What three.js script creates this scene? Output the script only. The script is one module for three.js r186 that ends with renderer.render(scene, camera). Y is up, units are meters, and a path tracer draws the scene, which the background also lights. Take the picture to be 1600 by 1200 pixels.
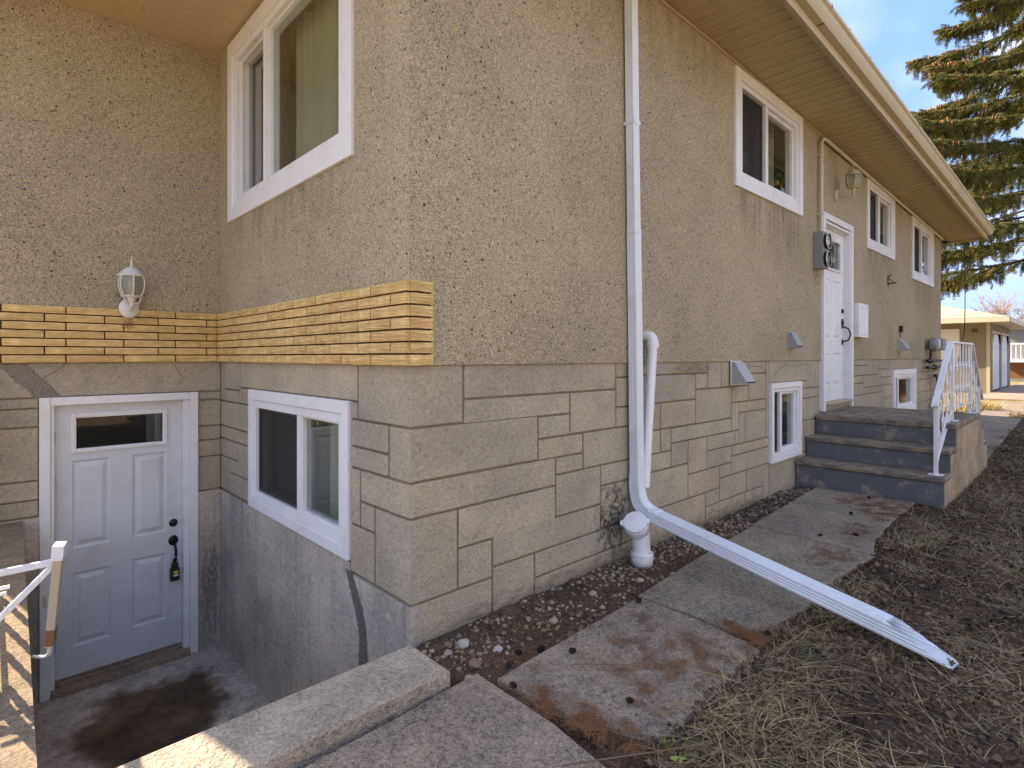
import * as THREE from 'three';
import { RoundedBoxGeometry } from 'three/addons/geometries/RoundedBoxGeometry.js';
import { mergeGeometries, toCreasedNormals, mergeVertices } from 'three/addons/utils/BufferGeometryUtils.js';
import { createNoise3D, createNoise2D } from 'simplex-noise';

// ---------------------------------------------------------------- random numbers
function mulberry(a) { return () => { a |= 0; a = a + 0x6D2B79F5 | 0; let t = Math.imul(a ^ a >>> 15, 1 | a); t = t + Math.imul(t ^ t >>> 7, 61 | t) ^ t; return ((t ^ t >>> 14) >>> 0) / 4294967296; }; }
const rnd = mulberry(20417);
const R = (a, b) => a + (b - a) * rnd();
const N3 = createNoise3D(mulberry(7)), N2 = createNoise2D(mulberry(11));
const V = (x, y, z) => new THREE.Vector3(x, y, z);
const clamp = (v, a = 0, b = 1) => Math.min(b, Math.max(a, v));
const mix = (a, b, t) => a + (b - a) * t;
const smooth = (a, b, x) => { const t = clamp((x - a) / (b - a)); return t * t * (3 - 2 * t); };

// ---------------------------------------------------------------- camera, sky, sun, exposure
const scene = new THREE.Scene();
const camera = new THREE.PerspectiveCamera(2 * Math.atan(600 / 871) * 180 / Math.PI, 4 / 3, 0.05, 900);
camera.position.set(2.231, 1.34, 1.454);
camera.lookAt(2.231 - 0.7260, 1.34, 1.454 - 0.6876);
camera.setViewOffset(1600, 1200, 0, 43, 1600, 1200);

const SUN_EL = 33 * Math.PI / 180;
const SUN = V(-0.97 * Math.cos(SUN_EL), Math.sin(SUN_EL), 0.243 * Math.cos(SUN_EL)).normalize();
{
  const W = 1024, H = 512, d = new Float32Array(W * H * 4);
  for (let j = 0; j < H; j++) for (let i = 0; i < W; i++) {
    const th = (j + 0.5) / H, ph = ((i + 0.5) / W - 0.5) * 2 * Math.PI;
    const el = (th - 0.5) * Math.PI;                     // rows run from nadir to zenith
    const x = Math.cos(el) * Math.cos(ph), y = Math.sin(el), z = Math.cos(el) * Math.sin(ph);
    const up = Math.max(y, 0);
    let r = mix(0.26, 0.055, Math.pow(up, 0.5)), g = mix(0.335, 0.15, Math.pow(up, 0.5)), b = mix(0.46, 0.385, Math.pow(up, 0.5));
    const k = 1.0 / (0.22 + up), px = x * k, pz = z * k;
    let n = 0, a = 0.55, f = 0.75;
    for (let o = 0; o < 6; o++) { n += a * N3(px * f + 3.1, pz * f - 1.7, 0.37 * o); a *= 0.52; f *= 2.05; }
    const c = smooth(-0.30, 0.34, n) * smooth(0.02, 0.34, y) * 0.95;
    const cr = 0.46, cg = 0.47, cb = 0.52;
    r = mix(r, cr, c); g = mix(g, cg, c); b = mix(b, cb, c);
    const s = Math.max(0, x * SUN.x + y * SUN.y + z * SUN.z);
    const gl = 0.55 * Math.pow(s, 8) + 1.3 * Math.pow(s, 60);
    r += gl * 1.0; g += gl * 0.94; b += gl * 0.82;
    if (y < 0) { const t = smooth(0, -0.06, y); r = mix(r, 0.12, t); g = mix(g, 0.10, t); b = mix(b, 0.08, t); }
    const q = (j * W + i) * 4; d[q] = r; d[q + 1] = g; d[q + 2] = b; d[q + 3] = 1;
  }
  const t = new THREE.DataTexture(d, W, H, THREE.RGBAFormat, THREE.FloatType);
  t.mapping = THREE.EquirectangularReflectionMapping; t.magFilter = THREE.LinearFilter; t.minFilter = THREE.LinearFilter; t.needsUpdate = true;
  scene.background = t; scene.environment = t;
}
const sun = new THREE.DirectionalLight(0xffecd0, 4.8);
sun.position.copy(SUN).multiplyScalar(60); sun.castShadow = true; sun.shadow.radius = 1;
sun.shadow.mapSize.set(4096, 4096);
Object.assign(sun.shadow.camera, { left: -45, right: 45, top: 45, bottom: -45, near: 1, far: 160 });
scene.add(sun);

const renderer = new THREE.WebGLRenderer({ antialias: true });
renderer.setSize(1024, 768);
renderer.toneMapping = THREE.LinearToneMapping;
renderer.toneMappingExposure = 3.2;
renderer.shadowMap.enabled = true;

// ---------------------------------------------------------------- naming helpers
const used = {};
function numbered(n) { if (!(n in used)) { used[n] = 0; return n; } used[n]++; return n + '_' + String(used[n]).padStart(3, '0'); }
const OFF = new Map();
const ZERO = V(0, 0, 0);
function thing(name, label, category, base = [0, 0, 0], group) {
  const o = new THREE.Group(); o.name = numbered(name); o.position.set(...base);
  o.userData = { label, category }; if (group) o.userData.group = group;
  scene.add(o); OFF.set(o, V(...base)); return o;
}
function single(name, label, category, geo, mat, base = [0, 0, 0], group) {      // a thing that is one mesh
  const g = geo.clone(); g.translate(-base[0], -base[1], -base[2]);
  const o = new THREE.Mesh(g, mat); o.name = numbered(name); o.position.set(...base); o.castShadow = o.receiveShadow = true;
  o.userData = { label, category }; if (group) o.userData.group = group;
  scene.add(o); OFF.set(o, V(...base)); return o;
}
function struct(name, geo, mat) {
  const o = geo ? new THREE.Mesh(geo, mat) : new THREE.Group(); o.name = numbered(name); o.userData = { kind: 'structure' };
  if (geo) o.castShadow = o.receiveShadow = true;
  scene.add(o); OFF.set(o, ZERO); return o;
}
function part(parent, name, geo, mat, label) {
  const b = OFF.get(parent), g = geo.clone(); g.translate(-b.x, -b.y, -b.z);
  const o = new THREE.Mesh(g, mat); o.name = name; o.castShadow = o.receiveShadow = true; if (label) o.userData.label = label;
  parent.add(o); OFF.set(o, b); return o;
}
function piece(parent, name, geo, mat, pos, rotY = 0, scale) {                   // shares its geometry with alike pieces
  const b = OFF.get(parent), o = new THREE.Mesh(geo, mat); o.name = name; o.castShadow = o.receiveShadow = true;
  o.position.set(pos[0] - b.x, pos[1] - b.y, pos[2] - b.z); o.rotation.y = rotY; if (scale) o.scale.set(...scale);
  parent.add(o); OFF.set(o, b); return o;
}
function stuffInst(name, geo, mat, list, parent, colours) {                      // uncountable: one instanced object
  const o = new THREE.InstancedMesh(geo, mat, list.length); o.name = parent ? name : numbered(name); o.userData = { kind: 'stuff' };
  list.forEach((m, i) => o.setMatrixAt(i, m)); if (colours) colours.forEach((c, i) => o.setColorAt(i, c));
  o.castShadow = o.receiveShadow = true; (parent || scene).add(o); return o;
}

// ---------------------------------------------------------------- geometry helpers
function clean(g) {
  g = g.index ? g.toNonIndexed() : g;
  for (const k of Object.keys(g.attributes)) if (!['position', 'normal', 'uv'].includes(k)) g.deleteAttribute(k);
  if (!g.attributes.normal) g.computeVertexNormals();
  if (!g.attributes.uv) g.setAttribute('uv', new THREE.BufferAttribute(new Float32Array(g.attributes.position.count * 2), 2));
  g.clearGroups(); return g;
}
function join(list) { return mergeGeometries(list.map(clean)); }
function uvBox(g) {                                       // uv in metres from the dominant axis of each face
  g = clean(g); const p = g.attributes.position, uv = g.attributes.uv, a = V(), b = V(), c = V(), n = V();
  for (let i = 0; i < p.count; i += 3) {
    a.fromBufferAttribute(p, i); b.fromBufferAttribute(p, i + 1); c.fromBufferAttribute(p, i + 2);
    n.subVectors(b, a).cross(c.clone().sub(a)); const ax = Math.abs(n.x), ay = Math.abs(n.y), az = Math.abs(n.z);
    [a, b, c].forEach((v, k) => { if (ax >= ay && ax >= az) uv.setXY(i + k, v.z + 0.77, v.y + 0.53); else if (az >= ay) uv.setXY(i + k, v.x, v.y); else uv.setXY(i + k, v.x, v.z); });
  }
  return g;
}
function box(x0, x1, y0, y1, z0, z1, r = 0) {
  if (x1 < x0) [x0, x1] = [x1, x0]; if (y1 < y0) [y0, y1] = [y1, y0]; if (z1 < z0) [z0, z1] = [z1, z0];
  const g = r ? new RoundedBoxGeometry(x1 - x0, y1 - y0, z1 - z0, 1, Math.min(r, 0.49 * Math.min(x1 - x0, y1 - y0, z1 - z0))) : new THREE.BoxGeometry(x1 - x0, y1 - y0, z1 - z0);
  g.translate((x0 + x1) / 2, (y0 + y1) / 2, (z0 + z1) / 2); return uvBox(g);
}
function tube(pts, r, seg = 8, n = 0, closed = false) {
  const c = new THREE.CatmullRomCurve3(pts.map(p => V(...p)), closed, 'catmullrom', 0.2);
  return clean(new THREE.TubeGeometry(c, n || pts.length * 6, r, seg, closed));
}
function rod(a, b, r0, r1 = r0, seg = 8) {
  const A = V(...a), B = V(...b), d = B.clone().sub(A), g = new THREE.CylinderGeometry(r1, r0, d.length(), seg);
  g.applyQuaternion(new THREE.Quaternion().setFromUnitVectors(V(0, 1, 0), d.clone().normalize())); g.translate(...A.clone().add(B).multiplyScalar(0.5).toArray()); return clean(g);
}
function bar(a, b, w, h, up = [0, 1, 0], r = 0.002) {      // rectangular bar from a to b, w across, h along "up"
  const A = V(...a), B = V(...b), d = B.clone().sub(A), L = d.length(); d.normalize();
  const s = V(...up).cross(d).normalize(), u = d.clone().cross(s);
  const g = new RoundedBoxGeometry(w, h, L, 1, r); g.applyMatrix4(new THREE.Matrix4().makeBasis(s, u, d)); g.translate(...A.add(B).multiplyScalar(0.5).toArray()); return uvBox(g);
}
function lathe(pts, seg = 24) { return clean(new THREE.LatheGeometry(pts.map(p => new THREE.Vector2(...p)), seg)); }
function sweep(prof, frames, capped = true) {              // prof [u,v] closed loop; frames {o,u,v}
  const n = prof.length, P = [], I = [];
  for (const f of frames) for (const [a, b] of prof) P.push(f.o.x + f.u.x * a + f.v.x * b, f.o.y + f.u.y * a + f.v.y * b, f.o.z + f.u.z * a + f.v.z * b);
  for (let k = 0; k < frames.length - 1; k++) for (let i = 0; i < n; i++) { const j = (i + 1) % n, a = k * n + i, b = k * n + j, c = a + n, d = b + n; I.push(a, b, c, b, d, c); }
  if (capped) { const t = THREE.ShapeUtils.triangulateShape(prof.map(p => new THREE.Vector2(...p)), []); const e = (frames.length - 1) * n; for (const [a, b, c] of t) { I.push(a, c, b); I.push(a + e, b + e, c + e); } }
  const g = new THREE.BufferGeometry(); g.setAttribute('position', new THREE.Float32BufferAttribute(P, 3)); g.setIndex(I);
  return uvBox(toCreasedNormals(g, 0.6));
}
// wall frames: local (a along the wall seen from outside to the right, b up, c outward)
const FR = (X, Z, o) => new THREE.Matrix4().makeBasis(V(...X), V(0, 1, 0), V(...Z)).setPosition(...o);
const F1 = FR([0, 0, -1], [1, 0, 0], [0, 0, 0]);            // long side wall, a = -z
const F2 = FR([1, 0, 0], [0, 0, 1], [0, 0, 0]);             // recessed wall, a = x
const X3 = -2.887;
const F3 = FR([0, 0, -1], [1, 0, 0], [X3, 0, 0]);           // wing wall with the basement door, a = -z
const inF = (g, F) => { g = g.clone(); g.applyMatrix4(F); return g; };
const wbox = (F, a0, a1, b0, b1, c0, c1, r = 0) => uvBox(inF(box(a0, a1, b0, b1, c0, c1, r), F));
function nested(a0, a1, b0, b1, prof) {                     // moulded rectangle: prof [inset, c], last one capped
  const P = [], I = [];
  for (const [i, c] of prof) P.push(a0 + i, b0 + i, c, a1 - i, b0 + i, c, a1 - i, b1 - i, c, a0 + i, b1 - i, c);
  for (let k = 0; k < prof.length - 1; k++) for (let e = 0; e < 4; e++) { const p = k * 4 + e, q = k * 4 + (e + 1) % 4; I.push(p, q, p + 4, q, q + 4, p + 4); }
  const l = (prof.length - 1) * 4; I.push(l, l + 1, l + 2, l, l + 2, l + 3);
  const g = new THREE.BufferGeometry(); g.setAttribute('position', new THREE.Float32BufferAttribute(P, 3)); g.setIndex(I);
  const h = g.toNonIndexed(); h.computeVertexNormals(); return uvBox(h);
}
function panelWithHoles(a0, a1, b0, b1, holes, c0, c1, low, high) {     // slab with openings; low / high cut a notch into the edge
  const o = [[a0, b0]]; if (low) o.push([low[0], b0], [low[0], low[2]], [low[1], low[2]], [low[1], b0]); o.push([a1, b0], [a1, b1]); if (high) o.push([high[1], b1], [high[1], high[2]], [high[0], high[2]], [high[0], b1]); o.push([a0, b1]);
  const s = new THREE.Shape(o.map(p => new THREE.Vector2(...p)));
  for (const [h0, h1, k0, k1] of holes) s.holes.push(new THREE.Path([[h0, k0], [h0, k1], [h1, k1], [h1, k0]].map(p => new THREE.Vector2(...p))));
  const g = new THREE.ExtrudeGeometry(s, { depth: c1 - c0, bevelEnabled: false }); g.translate(0, 0, c0); return uvBox(g);
}
function frameBox(a0, a1, b0, b1, w, c0, c1, r = 0.003) {    // four butt-jointed members
  const wl = Array.isArray(w) ? w : [w, w, w, w];            // left right bottom top
  return join([box(a0, a0 + wl[0], b0, b1, c0, c1, r), box(a1 - wl[1], a1, b0, b1, c0, c1, r), box(a0 + wl[0], a1 - wl[1], b0, b0 + wl[2], c0, c1, r), box(a0 + wl[0], a1 - wl[1], b1 - wl[3], b1, c0, c1, r)]);
}

// ---------------------------------------------------------------- textures
const toS = v => { v = clamp(v); return 255 * (v <= 0.0031308 ? 12.92 * v : 1.055 * Math.pow(v, 1 / 2.4) - 0.055); };
function tex(S, fn, srgb, tile) {                            // fn(i,j) -> [r,g,b] linear
  const d = new Uint8Array(S * S * 4);
  for (let j = 0; j < S; j++) for (let i = 0; i < S; i++) { const c = fn(i, j), q = (j * S + i) * 4; for (let k = 0; k < 3; k++) d[q + k] = srgb ? toS(c[k]) : 255 * clamp(c[k]); d[q + 3] = 255; }
  const t = new THREE.DataTexture(d, S, S); t.wrapS = t.wrapT = THREE.RepeatWrapping; t.magFilter = THREE.LinearFilter; t.minFilter = THREE.LinearMipmapLinearFilter; t.generateMipmaps = true; t.anisotropy = 8;
  if (srgb) t.colorSpace = THREE.SRGBColorSpace; t.repeat.set(1 / tile, 1 / tile); t.needsUpdate = true; return t;
}
function whiteNoise(S, seed) { const r = mulberry(seed), a = new Float32Array(S * S); for (let i = 0; i < a.length; i++) a[i] = r(); return a; }
function blur(a, S, r) {                                     // wrapping box blur, normalised to mean 0 sd 1
  const t = new Float32Array(S * S), o = new Float32Array(S * S), m = S - 1;
  for (let j = 0; j < S; j++) { let s = 0; for (let k = -r; k <= r; k++) s += a[j * S + (k & m)]; for (let i = 0; i < S; i++) { t[j * S + i] = s; s += a[j * S + ((i + r + 1) & m)] - a[j * S + ((i - r) & m)]; } }
  for (let i = 0; i < S; i++) { let s = 0; for (let k = -r; k <= r; k++) s += t[(k & m) * S + i]; for (let j = 0; j < S; j++) { o[j * S + i] = s; s += t[((j + r + 1) & m) * S + i] - t[((j - r) & m) * S + i]; } }
  let mu = 0; for (const v of o) mu += v; mu /= o.length; let sd = 0; for (const v of o) sd += (v - mu) ** 2; sd = Math.sqrt(sd / o.length) || 1;
  for (let i = 0; i < o.length; i++) o[i] = (o[i] - mu) / sd; return o;
}
const blur2 = (a, S, r) => blur(blur(a, S, r), S, r);
function discs(S, seed, n, r0, r1) { const m = new Float32Array(S * S), r = mulberry(seed); for (let k = 0; k < n; k++) { const x = r() * S, y = r() * S, q = r0 + (r1 - r0) * r() * r(); const e = 0.6 + 0.8 * r(); for (let j = -Math.ceil(q * 1.5); j <= q * 1.5; j++) for (let i = -Math.ceil(q * 1.5); i <= q * 1.5; i++) { const d = Math.hypot(i * e, j / e); if (d < q) m[((y + j) & (S - 1)) * S + ((x + i) & (S - 1))] = Math.max(m[((y + j) & (S - 1)) * S + ((x + i) & (S - 1))], clamp(q - d)); } } return m; }
const T = {};
{ // rock-dash stucco
  const S = 2048, w = whiteNoise(S, 1), w2 = whiteNoise(S, 2), g1 = blur(w, S, 1), g2 = blur2(w2, S, 1), g3 = blur2(whiteNoise(S, 3), S, 60), g5 = blur2(whiteNoise(S, 6), S, 170), dk = discs(S, 4, 2300, 2.0, 5.6), wt = discs(S, 5, 9000, 1.2, 2.8);
  T.stucco = tex(S, (i, j) => { const q = j * S + i, v = 1 + 0.12 * g1[q] + 0.20 * g2[q] + 0.025 * g3[q] + 0.035 * g5[q]; let r = 0.412 * v, g = 0.343 * v, b = 0.224 * v; const h = 0.012 * g2[q]; r += h; b -= h * 0.6; const k = wt[q] * 0.6; r = mix(r, 0.62, k); g = mix(g, 0.58, k); b = mix(b, 0.50, k); const e = dk[q] * 0.92; return [mix(r, 0.03, e), mix(g, 0.024, e), mix(b, 0.02, e)]; }, true, 3.1);
  T.stuccoB = tex(S, (i, j) => { const q = j * S + i, v = 0.5 + 0.15 * g2[q] + 0.07 * g1[q] - 0.25 * dk[q] + 0.2 * wt[q]; return [v, v, v]; }, false, 3.1);
}
function concreteTex(S, seed, base, o = {}) {
  const g1 = blur(whiteNoise(S, seed), S, 1), g2 = blur2(whiteNoise(S, seed + 1), S, 3), g3 = blur2(whiteNoise(S, seed + 2), S, 24), g4 = blur2(whiteNoise(S, seed + 3), S, 80), dk = discs(S, seed + 4, o.pits ?? 900, 1, 2.8), st = o.streak ? (() => { const a = whiteNoise(S, seed + 6), c = blur2(a, S, 5); const out = new Float32Array(S * S); for (let i = 0; i < S; i++) { let s = 0; for (let j = 0; j < S; j++) s += c[j * S + i]; for (let j = 0; j < S; j++) out[j * S + i] = s / Math.sqrt(S) * 0.5; } return out; })() : null;
  const A = o.grain ?? 0.1, Bq = o.mid ?? 0.06, C = o.blotch ?? 0.07, D = o.big ?? 0.06;
  const c = tex(S, (i, j) => { const q = j * S + i; let v = 1 + A * g1[q] + Bq * g2[q] + C * g3[q] + D * g4[q] - 0.55 * dk[q]; if (st) v -= 0.035 * Math.max(0, st[q] + 0.8 * g3[q]); const h = (o.hue ?? 0.002) * g3[q] + 0.0015 * g4[q]; v = Math.max(0.1, v); return [base[0] * v + h * 0.8, base[1] * v, base[2] * v - h]; }, true, o.tile ?? 1.7);
  const b = tex(S, (i, j) => { const q = j * S + i, v = 0.5 + 0.12 * g1[q] + 0.14 * g2[q] - 0.4 * dk[q]; return [v, v, v]; }, false, o.tile ?? 1.7);
  return [c, b];
}
[T.block, T.blockB] = concreteTex(1024, 31, [0.395, 0.342, 0.258], { grain: 0.085, mid: 0.045, blotch: 0.03, big: 0.05, pits: 420, tile: 1.9 });
[T.found, T.foundB] = concreteTex(1024, 51, [0.45, 0.385, 0.325], { grain: 0.05, blotch: 0.06, big: 0.10, streak: true, pits: 250, tile: 2.3, hue: 0.004 });
[T.slab, T.slabB] = concreteTex(1024, 71, [0.265, 0.206, 0.154], { grain: 0.20, mid: 0.10, blotch: 0.06, big: 0.08, pits: 2200, tile: 2.1, hue: 0.003 });
[T.curb, T.curbB] = concreteTex(1024, 91, [0.37, 0.30, 0.225], { grain: 0.14, mid: 0.10, blotch: 0.07, big: 0.08, pits: 900, tile: 1.5 });
{ // bare soil with needles and litter
  const S = 1024, g1 = blur(whiteNoise(S, 111), S, 1), g2 = blur2(whiteNoise(S, 112), S, 3), g3 = blur2(whiteNoise(S, 113), S, 30), fib = new Float32Array(S * S), r = mulberry(114);
  for (let k = 0; k < 16000; k++) { let x = r() * S, y = r() * S, a = r() * 6.28; const L = 8 + 26 * r(), v = r() < 0.55 ? r() : -r(); for (let t = 0; t < L; t++) { a += (r() - 0.5) * 0.15; x += Math.cos(a); y += Math.sin(a); fib[(y & 1023) * S + (x & 1023)] = v; } }
  T.soil = tex(S, (i, j) => { const q = j * S + i, v = 1 + 0.25 * g1[q] + 0.25 * g2[q] + 0.18 * g3[q], f = fib[q]; let c = [0.088 * v, 0.052 * v, 0.029 * v]; if (f > 0) c = [mix(c[0], 0.20, f * 0.8), mix(c[1], 0.125, f * 0.8), mix(c[2], 0.065, f * 0.8)]; else if (f < 0) c = c.map(z => z * (1 + 0.6 * f)); return c; }, true, 1.5);
  T.soilB = tex(S, (i, j) => { const q = j * S + i, v = 0.5 + 0.1 * g1[q] + 0.15 * g2[q] + 0.25 * fib[q]; return [v, v, v]; }, false, 1.5);
}
{ // cut-faced brick: fine horizontal streaks; uv 0..1 is one metre
  const S = 1024, a = whiteNoise(S, 131), g1 = blur(a, S, 1), g3 = blur2(whiteNoise(S, 133), S, 20), sx = new Float32Array(S * S), r = mulberry(135);
  for (let k = 0; k < 1300; k++) { let x = r() * S, y = r() * S, L = 60 + 260 * r(), v = 0.3 + 0.7 * r(), dy = 0; for (let t = 0; t < L; t++) { dy += (r() - 0.5) * 0.9; dy *= 0.97; const h = 1 + r() * 1.6; for (let w = 0; w < h; w++) sx[((y + dy * 2 + w) & 1023) * S + ((x + t) & 1023)] = v; } }
  T.brick = tex(S, (i, j) => { const q = j * S + i, v = 1 + 0.05 * g1[q] + 0.06 * g3[q], e = sx[q] * 0.62; const c = [0.80 * v, 0.565 * v, 0.225 * v + 0.008 * g3[q]]; return [mix(c[0], 0.36, e), mix(c[1], 0.19, e), mix(c[2], 0.06, e)]; }, true, 0.9);
  T.brickB = tex(S, (i, j) => { const q = j * S + i, v = 0.7 + 0.06 * g1[q] - 0.6 * sx[q]; return [v, v, v]; }, false, 0.9);
}
{ // perforated soffit metal
  const S = 512, g3 = blur2(whiteNoise(S, 141), S, 30);
  T.soffit = tex(S, (i, j) => { const q = j * S + i, k = Math.hypot((i % 16) - 8, (j % 16) - 8) < 3.2 ? 0.5 : 1, v = (1 + 0.03 * g3[q]) * k; return [0.56 * v, 0.445 * v, 0.26 * v]; }, true, 0.26);
}
{ // dry lawn
  const S = 1024, g1 = blur(whiteNoise(S, 151), S, 1), g2 = blur2(whiteNoise(S, 152), S, 6), g3 = blur2(whiteNoise(S, 153), S, 40);
  T.lawn = tex(S, (i, j) => { const q = j * S + i, v = 1 + 0.25 * g1[q] + 0.2 * g2[q]; const t = clamp(0.5 + 0.3 * g3[q]); return [mix(0.20, 0.30, t) * v, mix(0.165, 0.225, t) * v, mix(0.07, 0.095, t) * v]; }, true, 3);
}
{ // worn painted concrete steps
  const S = 1024, g1 = blur(whiteNoise(S, 161), S, 1), g2 = blur2(whiteNoise(S, 162), S, 5), g3 = blur2(whiteNoise(S, 163), S, 26);
  const worn = (thr, pa, ba) => tex(S, (i, j) => { const q = j * S + i, n = 0.6 * g3[q] + 0.35 * g2[q] + 0.15 * g1[q], t = smooth(thr - 0.12, thr + 0.12, n), v = 1 + 0.07 * g1[q] + 0.06 * g3[q]; return [0, 1, 2].map(k => mix(pa[k], ba[k], t) * v); }, true, 1.3);
  T.riser = worn(0.95, [0.118, 0.122, 0.132], [0.25, 0.20, 0.15]);
  T.tread = worn(-0.1, [0.165, 0.14, 0.125], [0.27, 0.205, 0.135]);
}
{ // asphalt shingles
  const S = 512, g1 = blur(whiteNoise(S, 171), S, 1), r = mulberry(172), tone = {};
  T.shingle = tex(S, (i, j) => { const row = Math.floor(j / 64), col = Math.floor((i + (row % 2) * 64) / 128) % 4, k = row * 9 + col; tone[k] ??= 0.85 + 0.3 * r(); const v = tone[k] * (1 + 0.12 * g1[j * S + i]) * (j % 64 < 5 ? 0.45 : 1); return [0.36 * v, 0.31 * v, 0.24 * v]; }, true, 1.2);
}
{ // dust, scuffs and run-off on painted and plastic surfaces
  const S = 512, g1 = blur2(whiteNoise(S, 181), S, 2), g3 = blur2(whiteNoise(S, 182), S, 14), g4 = blur2(whiteNoise(S, 183), S, 40), st = new Float32Array(S * S), r = mulberry(184);
  for (let k = 0; k < 90; k++) { const x = r() * S | 0, y0 = r() * S, L = 40 + 160 * r(), v = 0.3 + 0.7 * r(); for (let t = 0; t < L; t++) st[((y0 - t) & 511) * S + ((x + (N2(t * .03, k) * 2 | 0)) & 511)] = v * (1 - t / L); }
  T.grime = tex(S, (i, j) => { const q = j * S + i, d = 0.05 * smooth(0.4, 2.0, g3[q]) + 0.05 * smooth(0, 1.6, g4[q]) + 0.008 * g1[q] + 0.07 * st[q]; const v = 1 - clamp(d, 0, 0.4); return [v, v - 0.25 * (1 - v), v - 0.6 * (1 - v)]; }, true, 0.9);
}
const mat = (color, roughness = 0.7, o = {}) => { const m = new THREE.MeshStandardMaterial({ roughness, side: THREE.DoubleSide, ...o }); if (Array.isArray(color)) m.color.setRGB(...color); else if (color !== undefined) m.color.set(color); return m; };
const tm = (map, bump, bs, rough = 0.9, color) => mat(color ?? [1, 1, 1], rough, { map, ...(bump ? { bumpMap: bump, bumpScale: bs } : {}) });
const M = {
  stucco: tm(T.stucco, T.stuccoB, 0.007, 0.95),
  joint: tm(T.block, T.blockB, 0.004, 0.95, [0.52, 0.46, 0.40]),
  found: tm(T.found, T.foundB, 0.004, 0.92),
  floor: tm(T.slab, T.slabB, 0.004, 0.95, [0.95, 0.9, 0.85]),
  curb: tm(T.curb, T.curbB, 0.006, 0.95),
  soil: tm(T.soil, T.soilB, 0.012, 1),
  lawn: tm(T.lawn, null, 0, 1),
  mortar: mat([0.060, 0.036, 0.022], 0.95),
  vinyl: mat([0.80, 0.79, 0.80], 0.38, { map: T.grime }),
  vinylDirty: mat([0.60, 0.57, 0.52], 0.5),
  doorPaint: mat([0.64, 0.66, 0.69], 0.42, { map: T.grime }),
  steel: mat([0.72, 0.75, 0.82], 0.36),
  pvc: mat([0.80, 0.80, 0.80], 0.35, { map: T.grime }),
  black: mat([0.012, 0.011, 0.011], 0.35, { metalness: 0.4 }),
  rubber: mat([0.02, 0.02, 0.02], 0.8),
  screen: mat([0.035, 0.028, 0.026], 0.6),
  lampWhite: mat([0.72, 0.70, 0.66], 0.45),
  frost: mat([0.80, 0.78, 0.70], 0.5),
  soffit: tm(T.soffit, null, 0, 0.5),
  beige: mat([0.52, 0.42, 0.25], 0.5),
  gutter: mat([0.56, 0.48, 0.33], 0.45),
  brown: mat([0.09, 0.06, 0.035], 0.7),
  galv: mat([0.50, 0.51, 0.52], 0.38, { metalness: 0.55 }),
  galvBright: mat([0.72, 0.70, 0.66], 0.35, { metalness: 0.45 }),
  greyBox: mat([0.27, 0.27, 0.28], 0.5, { metalness: 0.2 }),
  wood: mat([0.16, 0.10, 0.06], 0.8),
  plaster: mat([0.50, 0.48, 0.44], 0.9),
  dark: mat([0.03, 0.028, 0.026], 0.9),
  curtain: mat([0.66, 0.60, 0.46], 0.95, { side: THREE.DoubleSide }),
  riser: tm(T.riser, null, 0, 0.7), tread: tm(T.tread, T.slabB, 0.006, 0.9),
  cheek: tm(T.curb, T.curbB, 0.004, 0.92, [1.0, 0.96, 0.86]),
  shingle: tm(T.shingle, null, 0, 0.95),
  yellow: mat([0.75, 0.55, 0.08], 0.5), paper: mat([0.75, 0.75, 0.72], 0.6),
  bark: tm(T.soil, T.soilB, 0.02, 1, [1.6, 1.5, 1.4]),
};
M.glass = new THREE.MeshPhysicalMaterial({ color: 0xffffff, transmission: 1, thickness: 0, roughness: 0.0, ior: 1.85, side: THREE.DoubleSide }); M.glass.color.setRGB(0.80, 0.85, 0.82);
M.clear = new THREE.MeshPhysicalMaterial({ transmission: 1, thickness: 0, roughness: 0.03, ior: 1.5, side: THREE.DoubleSide });
M.smoke = new THREE.MeshPhysicalMaterial({ transmission: 0.75, thickness: 0, roughness: 0.25, ior: 1.6, side: THREE.DoubleSide }); M.smoke.color.setRGB(0.62, 0.62, 0.52);
M.block = [[1, 1, 1], [0.95, 0.95, 0.94], [1.04, 1.03, 1.01], [0.98, 0.97, 0.96], [1.02, 0.98, 0.94], [0.94, 0.94, 0.94]].map(c => tm(T.block, T.blockB, 0.005, 0.94, c));
M.brick = [[1, 1, 1], [0.95, 0.95, 0.92], [1.04, 1.02, 1.0], [0.99, 0.93, 0.85], [1.0, 0.9, 0.95]].map(c => tm(T.brick, T.brickB, 0.004, 0.85, c));
M.slab = [[1, 1, 1], [0.92, 0.93, 0.95], [1.05, 1.02, 1.02], [0.96, 1.0, 0.97]].map(c => tm(T.slab, T.slabB, 0.006, 0.93, c));

// ================================================================ THE HOUSE
const house = thing('house', 'tan stucco house with scored stone-pattern base and a band of yellow brick', 'house');
const YE = z => z > -2.9 ? 3.95 : 3.95 - 0.0215 * (-z - 2.9);  // soffit height along the side wall
const END = 12.586, SB = 1.298, BASE = -0.12;
const win1 = [3.342, 4.94, 2.846, 3.905], win2 = [7.368, 8.849, 2.836, 3.825], win3 = [10.043, 11.777, 2.666, 3.765];
const bw1 = [4.129, 4.925, 0.289, 1.075], bw2 = [8.81, 10.329, 0.40, 1.13], sdoor = [5.559, 6.683, 0.700, 3.015];
const uw = [-2.601, -0.521, 2.416, 3.835], lw = [-2.168, -0.593, 0.222, 1.096], bdoor = [-1.174, -0.176, -1.08, 1.049];
const inset = (r, t) => [r[0] + t, r[1] - t, r[2] + t, r[3] - t];

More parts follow.
